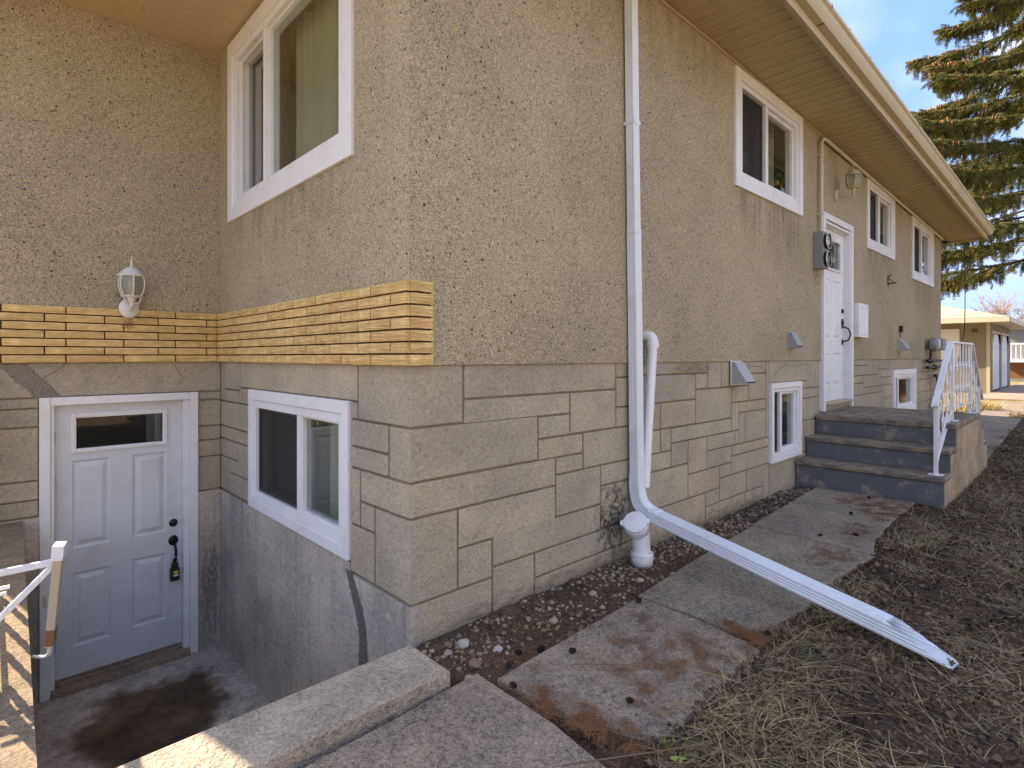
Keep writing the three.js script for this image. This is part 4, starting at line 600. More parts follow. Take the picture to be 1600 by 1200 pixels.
{ // electric meter box and conduit
  const z = -5.39, m = thing('meter_box', 'grey electric meter box with two round meters stacked beside the side door', 'meter box', [0, 2.53, z]);
  part(m, 'box', box(0.0125, 0.115, 2.325, 2.735, z - 0.085, z + 0.085, 0.006), M.greyBox);
  const face = (() => { const S = 128; return tex(S, (i, j) => { const r = Math.hypot(i - 64, j - 64) / 64; const tick = Math.abs(((Math.atan2(j - 64, i - 64) / 6.2832 * 12) % 1)) < 0.12 && r > 0.5 && r < 0.62; const v = tick || (j > 74 && j < 92 && i > 30 && i < 98 && i % 14 > 2) ? 0.05 : 0.62; return r > 0.7 ? [0.03, 0.03, 0.03] : [v, v, v * 1.04]; }, true, 1); })();
  for (const y of [2.63, 2.43]) {
    const r = lathe([[0, 0], [0.082, 0], [0.086, 0.01], [0.086, 0.028], [0.078, 0.032], [0.07, 0.034]], 30); r.rotateZ(-Math.PI / 2); r.translate(0.115, y, z); const w = part(m, 'meter', r, M.black, y > 2.5 ? 'upper round meter with pale dial' : 'lower round meter');
    const f = new THREE.CircleGeometry(0.07, 30); f.rotateY(Math.PI / 2); f.translate(0.142, y, z); part(w, 'dial', f, mat(y > 2.5 ? [0.9, 0.9, 0.95] : [0.22, 0.2, 0.18], 0.4, { map: face }));
    const g = lathe([[0.069, 0.030], [0.068, 0.06], [0.05, 0.075], [0, 0.078]], 28); g.rotateZ(-Math.PI / 2); g.translate(0.115, y, z); part(w, 'glass_cover', g, M.clear);
    const rg = lathe([[0.086, 0.0285], [0.09, 0.03], [0.09, 0.037], [0.083, 0.039]], 28); rg.rotateZ(-Math.PI / 2); rg.translate(0.115, y, z); part(w, 'ring', rg, M.galvBright);
  }
  const c = thing('conduit', 'white conduit rising from the meter box and running under the soffit', 'conduit', [0.05, 2.74, -5.47]);
  part(c, 'pipe', tube([[0.05, 2.737, -5.455], [0.05, 3.2, -5.455], [0.05, 3.74, -5.457], [0.05, 3.80, -5.48], [0.05, YE(-5.55) - 0.055, -5.55], [0.05, YE(-5.7) - 0.05, -5.7], [0.05, YE(-9) - 0.05, -9], [0.05, YE(-12.5) - 0.05, -12.5]], 0.020, 10, 220), mat([0.60, 0.54, 0.47], 0.5));
  part(c, 'coupling', join([rod([0.05, 3.44, -5.455], [0.05, 3.50, -5.455], 0.024), rod([0.05, 2.737, -5.455], [0.05, 2.77, -5.455], 0.026)]), mat([0.60, 0.54, 0.47], 0.5));
  part(c, 'strap', join([2.95, 3.62].map(y => box(0.0125, 0.072, y, y + 0.02, -5.48, -5.43))), M.vinylDirty);
}
{ // mail box
  const m = thing('mail_box', 'white wall cabinet with inset door right of the side door', 'wall cabinet', [0, 1.8, -6.92]);
  part(m, 'body', box(0.0125, 0.10, 1.59, 2.03, -7.12, -6.715, 0.006), M.vinyl); const g = nested(6.745, 7.09, 1.625, 1.995, [[0, 0.1005], [0.004, 0.106], [0.02, 0.106], [0.03, 0.102]]); part(m, 'door', inF(g, F1), M.vinyl);
}
{ // small fittings
  const f = thing('sensor', 'small black sensor on the wall above the far vent hood', 'sensor', [0.03, 1.78, -9.2]); part(f, 'body', box(0.0125, 0.06, 1.73, 1.83, -9.24, -9.16, 0.012), M.rubber); part(f, 'cord', tube([[0.03, 1.73, -9.2], [0.028, 1.68, -9.205], [0.02, 1.64, -9.2]], 0.005, 6), M.rubber);
  const k = thing('wall_hook', 'small dark metal bracket on the stucco below the middle side window', 'bracket', [0.02, 2.48, -8.5]); part(k, 'plate', box(0.0125, 0.024, 2.41, 2.56, -8.53, -8.47, 0.003), M.brown); part(k, 'arm', join([bar([0.02, 2.44, -8.5], [0.12, 2.45, -8.5], 0.02, 0.02), bar([0.02, 2.55, -8.5], [0.06, 2.575, -8.5], 0.016, 0.016), bar([0.02, 2.52, -8.5], [0.10, 2.452, -8.5], 0.012, 0.012)]), M.brown);
  const cz = -12.72, cy = YE(cz) - 0.02, c = thing('security_camera', 'small dark dome camera under the far corner of the eave', 'camera', [0.06, cy, cz]); part(c, 'base', rod([0.06, cy + 0.005, cz], [0.06, cy - 0.04, cz], 0.06, 0.06, 20), M.greyBox); part(c, 'dome', (() => { const g = new THREE.SphereGeometry(0.055, 18, 12, 0, 6.284, Math.PI / 2, Math.PI / 2); g.translate(0.06, cy - 0.04, cz); return g; })(), M.rubber);
  // gas meter at the far end
  const G = thing('gas_meter', 'grey gas meter with dark iron pipes near the far corner of the house', 'gas meter', [0.1, 1.5, -11.3]), gz = -11.2;
  const body = lathe([[0, 0], [0.10, 0], [0.125, 0.02], [0.125, 0.09], [0.10, 0.12], [0, 0.12]], 20); body.rotateZ(-Math.PI / 2); body.translate(0.07, 1.56, gz); part(G, 'body', body, M.greyBox);
  part(G, 'index', box(0.19, 0.215, 1.55, 1.64, gz - 0.05, gz + 0.05, 0.006), M.paper); part(G, 'case', box(0.04, 0.2, 1.46, 1.68, gz - 0.75, gz - 0.42, 0.02), M.greyBox); part(G, 'case', box(0.04, 0.18, 1.47, 1.67, gz - 0.36, gz - 0.17, 0.02), mat([0.42, 0.38, 0.33], 0.6));
  const I = mat([0.06, 0.045, 0.035], 0.6);
  part(G, 'pipe', join([tube([[0.08, 1.45, gz], [0.08, 1.30, gz]], 0.025), tube([[0.09, 1.26, gz + 0.35], [0.09, 1.26, gz - 1.0]], 0.024), tube([[0.09, 1.14, gz + 0.35], [0.09, 1.14, gz - 1.0]], 0.024), tube([[0.11, 0.98, gz - 0.9], [0.11, 0.98, gz - 0.2]], 0.024), tube([[0.11, 0.98, gz - 0.45], [0.11, 0.0, gz - 0.45]], 0.026)]), I);
  part(G, 'valve', join([(() => { const s = new THREE.SphereGeometry(0.07, 16, 12); s.translate(0.11, 0.60, gz - 0.45); return clean(s); })(), box(0.08, 0.14, 0.40, 0.46, gz - 0.6, gz - 0.2, 0.02), (() => { const s = new THREE.SphereGeometry(0.05, 14, 10); s.translate(0.09, 1.26, gz + 0.1); return clean(s); })(), (() => { const s = new THREE.SphereGeometry(0.05, 14, 10); s.translate(0.09, 1.14, gz - 0.3); return clean(s); })()]), I);
}
// ---- coach lanterns
function lantern(label, origin, F, o) {
  const W = o.mat, L = thing('wall_lantern', label, 'lantern', origin);
  const P = (g) => inF(g, F.clone().setPosition(...origin));         // local: a right, b up, c out from wall; origin = backplate centre
  const cx = 0, cz = o.out, yb = o.rise, n = 6, hB = 0.062, hT = 0.078, H = 0.148;
  const ring = (r0, r1, y0, y1) => { const g = new THREE.CylinderGeometry(r1, r0, y1 - y0, n, 1, false, Math.PI / 6); g.translate(cx, (y0 + y1) / 2, cz); return clean(g.toNonIndexed()); };
  const bp = lathe([[0, 0.030], [0.02, 0.028], [0.044, 0.021], [0.064, 0.009], [0.067, 0.0], [0, 0]], 28); bp.rotateX(Math.PI / 2); bp.scale(1, 1.12, 1); part(L, 'back_plate', P(bp), W);
  part(L, 'arm', P(o.scroll ? join([tube([[0, -0.005, 0.02], [0, -0.03, 0.07], [0, -0.05, cz * 0.65], [0, -0.02, cz * 0.95], [0, yb - 0.06, cz]], 0.009, 8), tube([[0, 0.02, 0.02], [0, 0.0, 0.05], [0, -0.03, 0.09]], 0.007, 8), rod([0, yb - 0.14, cz], [0, yb, cz], 0.004, 0.022, 10)]) : join([tube([[0, 0.0, 0.02], [0, -0.01, cz * 0.6], [0, 0.02, cz], [0, yb - 0.015, cz]], 0.012, 10), rod([0, 0.035, cz], [0, yb - 0.0, cz], 0.016, 0.034, 12), ...[0, 1, 2].map(k => { const a = k * 2.094 + 0.5; return tube([[0.012 * Math.cos(a), 0.03, cz + 0.012 * Math.sin(a)], [0.05 * Math.cos(a), 0.035, cz + 0.05 * Math.sin(a)], [0.06 * Math.cos(a), yb - 0.004, cz + 0.06 * Math.sin(a)]], 0.004, 6); })])), W);
  const cage = [ring(hB + 0.004, hB + 0.008, yb - 0.004, yb + 0.006), ring(hT + 0.012, hT + 0.014, yb + H, yb + H + 0.010)];
  for (let k = 0; k < n; k++) { const a = k / n * 6.2832; const pt = t => { const r = mix(hB, hT, t) + 0.016 * Math.sin(t * Math.PI); return [cx + r * Math.sin(a), yb + 0.004 + t * (H - 0.002), cz + r * Math.cos(a)]; }; cage.push(tube([0, 0.25, 0.5, 0.75, 1].map(pt), 0.0048, 6)); }
  part(L, 'cage', P(join(cage)), W);
  for (let k = 0; k < n; k++) { const a0 = k / n * 6.2832, a1 = (k + 1) / n * 6.2832, Q = [], ii = []; for (let j = 0; j <= 6; j++) { const t = j / 6, r = mix(hB, hT, t) + 0.014 * Math.sin(t * Math.PI) - 0.003, y = yb + 0.006 + t * (H - 0.007); Q.push(r * Math.sin(a0), y, cz + r * Math.cos(a0), r * Math.sin(a1), y, cz + r * Math.cos(a1)); if (j) { const q = j * 2; ii.push(q - 2, q - 1, q, q - 1, q + 1, q); } } const g = new THREE.BufferGeometry(); g.setAttribute('position', new THREE.Float32BufferAttribute(Q, 3)); g.setIndex(ii); g.computeVertexNormals(); part(L, 'glass_panel', P(clean(g)), M.smoke); }
  part(L, 'cap', P(join([ring(hT + 0.016, hT + 0.012, yb + H + 0.0105, yb + H + 0.016), ring(hT + 0.004, 0.066, yb + H + 0.016, yb + H + 0.036), ring(0.064, 0.062, yb + H + 0.036, yb + H + 0.041), ring(0.058, 0.046, yb + H + 0.041, yb + H + 0.058), ring(0.045, 0.024, yb + H + 0.058, yb + H + 0.069), ring(0.018, 0.008, yb + H + 0.069, yb + H + 0.080)])), W);
  const fin = lathe([[0.009, 0], [0.006, 0.012], [0.009, 0.02], [0.005, 0.03], [0.004, 0.06], [0.0005, 0.08]], 12); fin.translate(cx, yb + H + 0.078, cz); part(L, 'finial', P(fin), W);
  const bulb = lathe([[0.016, 0], [0.017, 0.03], [0.021, 0.045], [0.028, 0.07], [0.026, 0.09], [0.014, 0.105], [0, 0.108]], 18); bulb.translate(cx, yb + 0.006, cz); part(L, 'bulb', P(bulb), M.frost);
}
{ const Fr = FR([0, 0, -1], [1, 0, 0], [0, 0, 0]);
  lantern('white coach lantern mounted at the yellow brick band above the basement door', [X3 + 0.043, 1.705, 0.655], Fr, { mat: M.lampWhite, out: 0.105, rise: 0.082 });
  lantern('beige coach lantern on a scroll arm above the side door', [0.013, 3.30, -6.08], Fr, { mat: mat([0.50, 0.43, 0.27], 0.5), out: 0.19, rise: 0.055, scroll: true }); }
{ // railing pieces of the well, left edge of the view
  const w = thing('well_railing', 'short leaning white iron rail post at the edge of the basement stairwell', 'railing', [-0.9, 0.05, 1.25]), W = M.steel;
  const top = [-0.79, 0.49, 1.225], bot = [-0.879, 0.10, 1.248];
  part(w, 'post', bar(bot, top, 0.030, 0.046, [1, 0, 0.3]), mat([0.43, 0.385, 0.31], 0.6), 'tan lower part of the post with rust at the foot');
  part(w, 'post_cap', bar([-0.792, 0.488, 1.226], [-0.782, 0.552, 1.222], 0.042, 0.056, [1, 0, 0.3], 0.004), W);
  part(w, 'bracket', tube([[-0.879, 0.105, 1.248], [-0.885, 0.06, 1.250], [-0.92, 0.035, 1.262], [-0.985, 0.025, 1.30]], 0.008, 8), M.vinylDirty);
  part(w, 'rust_stain', bar([-0.8775, 0.106, 1.2478], [-0.860, 0.18, 1.2432], 0.0312, 0.0472, [1, 0, 0.3]), mat([0.20, 0.105, 0.045], 0.9));
  part(w, 'rail', join([bar([-0.80, 0.475, 1.235], [-0.80, 0.47, 1.60], 0.018, 0.026, [0, 1, 0])]), W);
  part(w, 'rail', bar([-0.805, 0.462, 1.24], [-0.79, 0.10, 1.60], 0.018, 0.022), W);
  part(w, 'scroll', join([rod([-0.93, 0.37, 1.375], [-0.93, 0.37, 1.55], 0.009), rod([-0.95, 0.34, 1.385], [-0.95, 0.34, 1.55], 0.008), rod([-0.92, 0.255, 1.39], [-0.92, 0.255, 1.55], 0.009)]), W);
  const r = thing('path_railing', 'white iron railing with twisted bars at the left edge beside the path', 'railing', [-1.9, 0.1, 1.435]), zr = 1.435, y = x => mix(0.20, 0.0, (x - X3) / 2.44);
  part(r, 'handrail', bar([-2.8, y(-2.8) + 0.86, zr], [-0.72, y(-0.72) + 0.86, zr], 0.04, 0.02), W); part(r, 'bottom_rail', bar([-2.8, y(-2.8) + 0.10, zr], [-0.72, y(-0.72) + 0.10, zr], 0.018, 0.012), W);
  for (const x of [-2.8, -0.76]) part(r, 'post', bar([x, y(x), zr], [x, y(x) + 1.0, zr], 0.036, 0.036, [1, 0, 0]), W);
  for (let x = -2.68; x < -0.8; x += 0.29) { const tw = []; for (let k = 0; k <= 26; k++) { const a = k * 0.75; tw.push({ o: V(x, y(x) + 0.11 + 0.735 * k / 26, zr), u: V(Math.cos(a), 0, Math.sin(a)), v: V(-Math.sin(a), 0, Math.cos(a)) }); } part(r, 'baluster', sweep([[-0.011, -0.011], [0.011, -0.011], [0.011, 0.011], [-0.011, 0.011]], tw), W); }
}

// ================================================================ LOOSE THINGS ON THE GROUND
const Q = new THREE.Quaternion(), EU = new THREE.Euler(), m4 = (x, y, z, rx, ry, rz, sx, sy = sx, sz = sx) => new THREE.Matrix4().compose(V(x, y, z), new THREE.Quaternion().setFromEuler(new THREE.Euler(rx, ry, rz)), V(sx, sy, sz));
function stoneGeo(seed, det = 2) { const g = mergeVertices(new THREE.IcosahedronGeometry(1, det).deleteAttribute('uv').deleteAttribute('normal')); const p = g.attributes.position, v = V(); for (let i = 0; i < p.count; i++) { v.fromBufferAttribute(p, i); const k = 1 + 0.28 * N3(v.x * 0.9 + seed, v.y * 0.9, v.z * 0.9) + 0.08 * N3(v.x * 2.6, v.y * 2.6 + seed, v.z * 2.6); p.setXYZ(i, v.x * k, v.y * k * 0.62, v.z * k * 0.8); } g.computeVertexNormals(); return clean(g); }
const bedX = z => z > -1.2 ? 0.46 : mix(0.44, 0.22, clamp((-z - 1.2) / 3.5));
const stoneCols = [[.36, .26, .16], [.44, .33, .21], [.26, .18, .12], [.48, .38, .28], [.32, .21, .12], [.36, .29, .24], [.19, .13, .09], [.52, .42, .30], [.42, .28, .14]];
{
  const pm = mat([1, 1, 1], 0.75);
  for (let v = 0; v < 3; v++) {
    const L = [], C = [];
    for (let i = 0; i < 1050; i++) {
      const z = -0.0 - 4.75 * rnd(), bx = bedX(z), x = 0.015 + (bx - 0.03) * rnd(); const dens = 0.35 + 0.65 * smooth(-0.35, 0.3, N2(x * 3 + 7, z * 2.2)) ; const nearWall = 1 - 0.55 * smooth(0.10, 0.38, x);
      if (rnd() > dens * nearWall) continue; const s = 0.006 + 0.012 * Math.pow(rnd(), 2.2);
      L.push(m4(x, gy(x, z) + s * 0.25, z, R(-.4, .4), R(0, 6.28), R(-.4, .4), s)); const c = stoneCols[Math.floor(rnd() * 9)], q = R(.42, .85); C.push(new THREE.Color().setRGB(c[0] * q, c[1] * q, c[2] * q));
    }
    stuffInst('gravel', stoneGeo(v * 3.1, 1), pm, L, null, C).userData = { kind: 'stuff', label: 'rounded pebbles strewn in the soil bed along the wall', category: 'gravel' };
  }
  const spots = [[.169, -.183, .034, 'large pale grey stone against the wall just past the curb end'], [.294, -.289, .027, 'flat whitish stone in the middle of the gravel bed'], [.339, -.113, .034, 'large brown stone by the corner of the nearest slab'], [.165, -.10, .023, 'grey stone touching the wall beside the curb end'], [.277, -.694, .026, 'tan stone in the gravel bed a third of the way to the cleanout'], [.228, -1.08, .026, 'rosy stone among pebbles before the cleanout'], [.30, -1.45, .024, 'cream stone at the foot of the plastic cleanout'], [.40, -.03, .022, 'tan stone wedged between curb and nearest slab']];
  const geos = [1, 2, 3, 4].map(k => stoneGeo(k * 7.7, 2)), cs = [[.40, .37, .33], [.43, .38, .33], [.22, .14, .09], [.30, .26, .21], [.42, .31, .19], [.38, .28, .24], [.46, .37, .26], [.38, .29, .20]];
  spots.forEach(([x, z, s, lab], i) => { const o = thing('stone', lab, 'stone', [x, gy(x, z) + s * 0.3, z]); const q = new THREE.Mesh(geos[i % 4], mat(cs[i], 0.8)); q.name = 'body'; q.scale.setScalar(s); q.rotation.y = i * 1.7; q.castShadow = q.receiveShadow = true; o.add(q); });
}
{ // pine cones
  const cone = (() => { const g = []; const core = lathe([[0, -1], [0.3, -0.8], [0.42, -0.3], [0.34, 0.4], [0.12, 0.95], [0, 1]], 8); g.push(core); for (let k = 0; k < 64; k++) { const t = k / 64, a = k * 2.39996, y = mix(-0.85, 0.95, t), r = 0.42 * Math.sin(Math.PI * (0.18 + 0.74 * (1 - t)) ); const s = new THREE.SphereGeometry(0.19, 5, 3); s.scale(1, 0.35, 1.3); s.rotateX(-0.5); s.translate(0, 0, r + 0.1); s.rotateY(a); s.translate(0, y, 0); g.push(s); } return join(g); })();
  const cm = mat([0.042, 0.028, 0.020], 0.9);
  const sp = [[.434, -.437, 'pine cone in the soil touching the left edge of the second slab'], [.59, -.479, 'pine cone on the second slab beside a thin twig'], [.485, -.18, 'pine cone at the near left corner of the second slab'], [.60, -.10, 'pine cone in the gap between the two nearest slabs'], [.98, -.36, 'pine cone on the near right part of the second slab'], [.796, -3.071, 'pine cone on the joint before the fourth slab'], [.777, -3.882, 'pine cone in the middle of the last slab before the steps'], [.732, -4.6, 'pine cone among rust needles at the foot of the steps'], [.98, -3.264, 'pine cone on the right half of the fourth slab'], [1.13, -1.28, 'pine cone in the needle heap at the broken slab corner'], [1.17, -1.80, 'pine cone beside the slab edge under the downspout extension'], [.50, -1.14, 'pine cone on the far left corner of the second slab'], [.39, -.33, 'pine cone in the gravel bed close to the corner of the house']];
  sp.forEach(([x, z, lab], i) => { const s = 0.017 + 0.006 * rnd(), onSlab = x > 0.45 && x < 1.15, y = (onSlab ? 0.0 : gy(x, z)) + s * 0.6; const o = thing('pine_cone', 'dark ' + lab, 'pine cone', [x, y, z], 'pine cones on and beside the slabs'); const q = new THREE.Mesh(cone, cm); q.name = 'scales'; q.scale.setScalar(s); q.rotation.set(1.35 + R(-.3, .3), R(0, 6), R(-.3, .3)); q.castShadow = true; o.add(q); });
}
{ // fallen needles: rust-brown drifts on slabs, bed and steps
  const g = new THREE.BufferGeometry(); const P = []; for (const [a, b] of [[-1, -0.33], [-0.33, 0.33], [0.33, 1]]) { const y = t => 0.12 * (1 - t * t), w = 0.045; P.push(a, y(a), -w, b, y(b), -w, b, y(b), w, a, y(a), -w, b, y(b), w, a, y(a), w); } g.setAttribute('position', new THREE.Float32BufferAttribute(P, 3)); g.computeVertexNormals();
  const nm = mat([1, 1, 1], 0.9), L = [], C = [];
  const put = (x, y, z) => { L.push(m4(x, y + 0.002 + 0.004 * rnd(), z, R(-.15, .15), R(0, 6.28), R(-.2, .2), 0.009 + 0.010 * rnd())); const q = R(.5, 1.25); C.push(new THREE.Color().setRGB(.25 * q, .105 * q, .038 * q)); };
  const drift = (cx, cz, rx, rz, n, y) => { for (let i = 0; i < n; i++) { const a = rnd() * 6.28, r = Math.pow(rnd(), 0.7), x = cx + rx * r * Math.cos(a), z = cz + rz * r * Math.sin(a); if (N2(x * 6, z * 6) < -0.25 + 0.5 * r && rnd() < 0.85) continue; put(x, y ?? (x > 0.45 && x < 1.16 ? 0.0 : gy(x, z)), z); } };
  for (const [x, z, rx, rz, n] of [[.98, -.78, .2, .22, 1500], [.9, -.95, .22, .12, 900], [.82, -.55, .22, .2, 1000], [.75, -.12, .18, .09, 1400], [1.0, -.17, .2, .10, 1500], [.7, -.75, .10, .10, 300], [1.05, -1.22, .16, .10, 1500], [1.2, -1.15, .15, .15, 1000], [1.0, -2.7, .16, .35, 1800], [.95, -3.55, .14, .2, 700], [.82, -4.42, .32, .36, 5200], [.95, -4.1, .14, .3, 1200], [.96, -3.3, .14, .22, 900], [.95, -4.0, .16, .25, 800], [.55, -.3, .06, .06, 120], [.62, -1.0, .08, .06, 150], [1.02, -.45, .12, .1, 500]]) drift(x, z, rx, rz, n);
  for (let i = 0; i < 3200; i++) { const x = R(.46, 1.14), z = R(-4.7, -.05); if (N2(x * 2.5, z * 2.5) > 0.1 || rnd() < 0.25) put(x, 0.002, z); }
  for (let i = 0; i < 9000; i++) { const z = -4.8 * rnd(), x = R(.03, bedX(z) + .04); if (rnd() < smooth(0.0, 0.32, x) + 0.15) put(x, gy(x, z), z); }
  for (let i = 0; i < 2200; i++) { const k = rnd(); const st = k < .35 ? [.253, -5.07, -4.86] : k < .7 ? [.468, -5.37, -5.16] : [.688, -6.9, -5.45]; const x = .05 + 1.2 * Math.sqrt(rnd()), z = R(st[1], st[2]); if (z > st[1] + 0.16 * (0.4 + N2(x * 5, k * 3))) { if (rnd() < 0.8) continue; } put(x, st[0], z); }
  for (let i = 0; i < 14000; i++) { const x = 1.1 + 2.2 * rnd() * rnd(), z = R(-7, 1.2); put(x, gy(x, z) + 0.004, z); }
  stuffInst('fallen_needles', clean(g), nm, L, null, C).userData = { kind: 'stuff', label: 'rust-brown fallen conifer needles drifted over slabs and soil', category: 'needles' };
}
{ // twigs
  for (const [a, b, r] of [[[.83, .006, -.57], [.66, .008, -.40], .0025], [[1.32, .02, -.35], [1.05, .03, .1], .003], [[1.9, .05, -2.9], [1.75, .16, -2.75], .003]]) { const o = thing('twig', a[0] < 1 ? 'thin dry twig lying across the near slab' : a[0] < 1.5 ? 'thin grey twig in the straw at the bottom of the view' : 'thin dry stalk sticking up from the dead grass', 'twig', a); part(o, 'stem', tube([a, [mix(a[0], b[0], .5) + .01, mix(a[1], b[1], .5) + .006, mix(a[2], b[2], .5)], b], r, 5), M.wood); }
}
{ // dead grass straw and leaf litter right of the walk
  const blade = (bend, w) => { const P = [], n = 5; for (let k = 0; k < n; k++) { const f = t => { const a = bend * t; return [t * Math.cos(a * 0.6), 0.55 * t * (1 - 0.75 * t) + 0.05, bend * 0.35 * t * t]; }; const t0 = k / n, t1 = (k + 1) / n, A = f(t0), B = f(t1), w0 = w * (1 - t0 * 0.8), w1 = w * (1 - t1 * 0.8); P.push(A[0], A[1], A[2] - w0, B[0], B[1], B[2] - w1, B[0], B[1], B[2] + w1, A[0], A[1], A[2] - w0, B[0], B[1], B[2] + w1, A[0], A[1], A[2] + w0); } const g = new THREE.BufferGeometry(); g.setAttribute('position', new THREE.Float32BufferAttribute(P, 3)); g.computeVertexNormals(); return clean(g); };
  const bm = mat([1, 1, 1], 0.85);
  const cover = (x, z) => smooth(-0.42, 0.35, N2(x * 0.9 + 20, z * 0.8) + 0.55 * N2(x * 2.6, z * 2.6 + 3)) ;
  const edge = z => z < -3.6 ? 1.13 : z < -2.9 ? 1.16 : z < -1.65 ? 1.22 : 1.21;
  [[0.35, .011], [-0.7, .010], [1.1, .011], [-1.7, .009]].forEach(([b, w], v) => {
    const L = [], C = [];
    for (let i = 0; i < 30000; i++) {
      const z = 1.5 - 14 * Math.pow(rnd(), 1.7), x = edge(z) - 0.03 + 3.6 * Math.pow(rnd(), 1.6); if (z < -4.9 && z > -7.8 && x < 1.32) continue; if (rnd() > cover(x, z) * 0.85 + 0.06) continue;
      const s = 0.06 + 0.19 * rnd() * rnd() + 0.05 * rnd(); L.push(m4(x, gy(x, z) + 0.004, z, R(-.3, .3), R(0, 6.28), R(-.2, .25), s, s * R(.08, .5), s)); const q = R(.45, 1.2), t = rnd(); const c = t < .72 ? [.40, .295, .15] : t < .93 ? [.25, .16, .085] : [.17, .16, .055]; C.push(new THREE.Color().setRGB(c[0] * q, c[1] * q, c[2] * q));
    }
    stuffInst('dead_grass', blade(b, w), bm, L, null, C).userData = { kind: 'stuff', label: 'matted pale dead grass over dark soil right of the slabs', category: 'dead grass' };
  });
  { const L = [], C = []; for (let k = 0; k < 330; k++) { const cz = 1.2 - 9 * Math.pow(rnd(), 1.5), cx = edge(cz) + 0.05 + 2.6 * Math.pow(rnd(), 1.5), ca = R(0, 6.28); if (cz < -4.6 && cz > -7.9 && cx < 1.45) continue; const q0 = R(.8, 1.2); for (let i = 0; i < 34; i++) { const x = cx + R(-.12, .12), z = cz + R(-.12, .12), s = R(.07, .21); L.push(m4(x, gy(x, z) + 0.005 + 0.010 * rnd(), z, R(-.3, .3), ca + R(-1.1, 1.1), R(-.10, .12), s, s * R(.08, .35), s)); const q = q0 * R(.7, 1.2); C.push(new THREE.Color().setRGB(.43 * q, .325 * q, .17 * q)); } } stuffInst('dead_grass', blade(0.5, .008), bm, L, null, C).userData = { kind: 'stuff', label: 'long pale straw lying in tangled mats right of the slabs', category: 'dead grass' }; }
  const leaf = (() => { const P = [], n = 5; const w = t => 0.42 * Math.sin(Math.PI * Math.pow(t, 0.8)); for (let k = 0; k < n; k++) { const t0 = k / n, t1 = (k + 1) / n; const f = (t, s) => [t - 0.5, 0.22 * Math.sin(t * 3.1) * 0.5 + Math.abs(s) * w(t) * 0.55, s * w(t)]; for (const s of [-1, 1]) P.push(...f(t0, 0), ...f(t1, 0), ...f(t1, s), ...f(t0, 0), ...f(t1, s), ...f(t0, s)); } const g = new THREE.BufferGeometry(); g.setAttribute('position', new THREE.Float32BufferAttribute(P, 3)); g.computeVertexNormals(); return clean(g); })();
  const L = [], C = [];
  for (let i = 0; i < 52000; i++) { const z = 1.5 - 14 * Math.pow(rnd(), 1.5), x = edge(z) - 0.06 + 3.6 * Math.pow(rnd(), 1.5); if (z < -4.9 && z > -7.8 && x < 1.32) continue; const s = 0.013 + 0.026 * rnd() * rnd(); L.push(m4(x, gy(x, z) + 0.004 + 0.022 * rnd(), z, R(-.9, .9), R(0, 6.28), R(-.9, .9), s)); const q = R(.5, 1.2), t = rnd(), c = t < .5 ? [.10, .056, .034] : t < .72 ? [.21, .135, .085] : [.04, .026, .020]; C.push(new THREE.Color().setRGB(c[0] * q, c[1] * q, c[2] * q)); }
  for (let i = 0; i < 500; i++) { const z = -3.2 - 1.6 * rnd(), x = 0.03 + 0.22 * rnd(); L.push(m4(x, gy(x, z) + 0.006, z, R(-.9, .9), R(0, 6.28), R(-.9, .9), R(.012, .03))); const q = R(.5, 1.3); C.push(new THREE.Color().setRGB(.12 * q, .09 * q, .065 * q)); }
  stuffInst('leaf_litter', leaf, bm, L, null, C).userData = { kind: 'stuff', label: 'small curled brown leaves mixed through the dead grass', category: 'leaves' };
  // sunlit tufts past the house corner, and far grass
  const L2 = [], C2 = [];
  for (let i = 0; i < 26000; i++) { const z = R(-12, -34), x = R(-7, 9); if (x > .05 && x < 1.25 && z > -21) continue; if (z < -22 && x > -.7) continue; const s = R(.06, .2); L2.push(m4(x, -0.075 + (x > 0 && z > -19 ? 0.04 : 0), z, R(-.5, .5), R(0, 6.28), R(0, .9), s, s, s * 2)); const q = R(.6, 1.2); C2.push(new THREE.Color().setRGB(.36 * q, .27 * q, .115 * q)); }
  stuffInst('far_grass', blade(0.9, 0.02), bm, L2, null, C2).userData = { kind: 'stuff', label: 'sunlit straw-coloured lawn beyond the far corner of the house', category: 'grass' };
  for (const [x, z, n, sc2, lab] of [[-.05, -13.6, 500, .36, 'golden dry grass clump at the far house corner'], [.12, -17.0, 500, .34, 'golden dry grass clump left of the walk before the garage'], [1.25, -15.2, 420, .26, 'golden dry grass clump right of the walk near its far end']]) { const l = [], c = []; for (let i = 0; i < n; i++) { const a = rnd() * 6.28, r = 0.42 * Math.sqrt(rnd()); const s = sc2 * R(.5, 1.1); l.push(m4(r * Math.cos(a), 0, r * Math.sin(a), R(-.3, .3), rnd() * 6.28, R(.3, 1.0), s, s, s)); const q = R(.6, 1.2); c.push(new THREE.Color().setRGB(.42 * q, .30 * q, .12 * q)); } const t = thing('grass_clump', lab, 'grass clump', [x, -0.05, z]); stuffInst('blades', blade(0.9, 0.03), bm, l, t, c); }
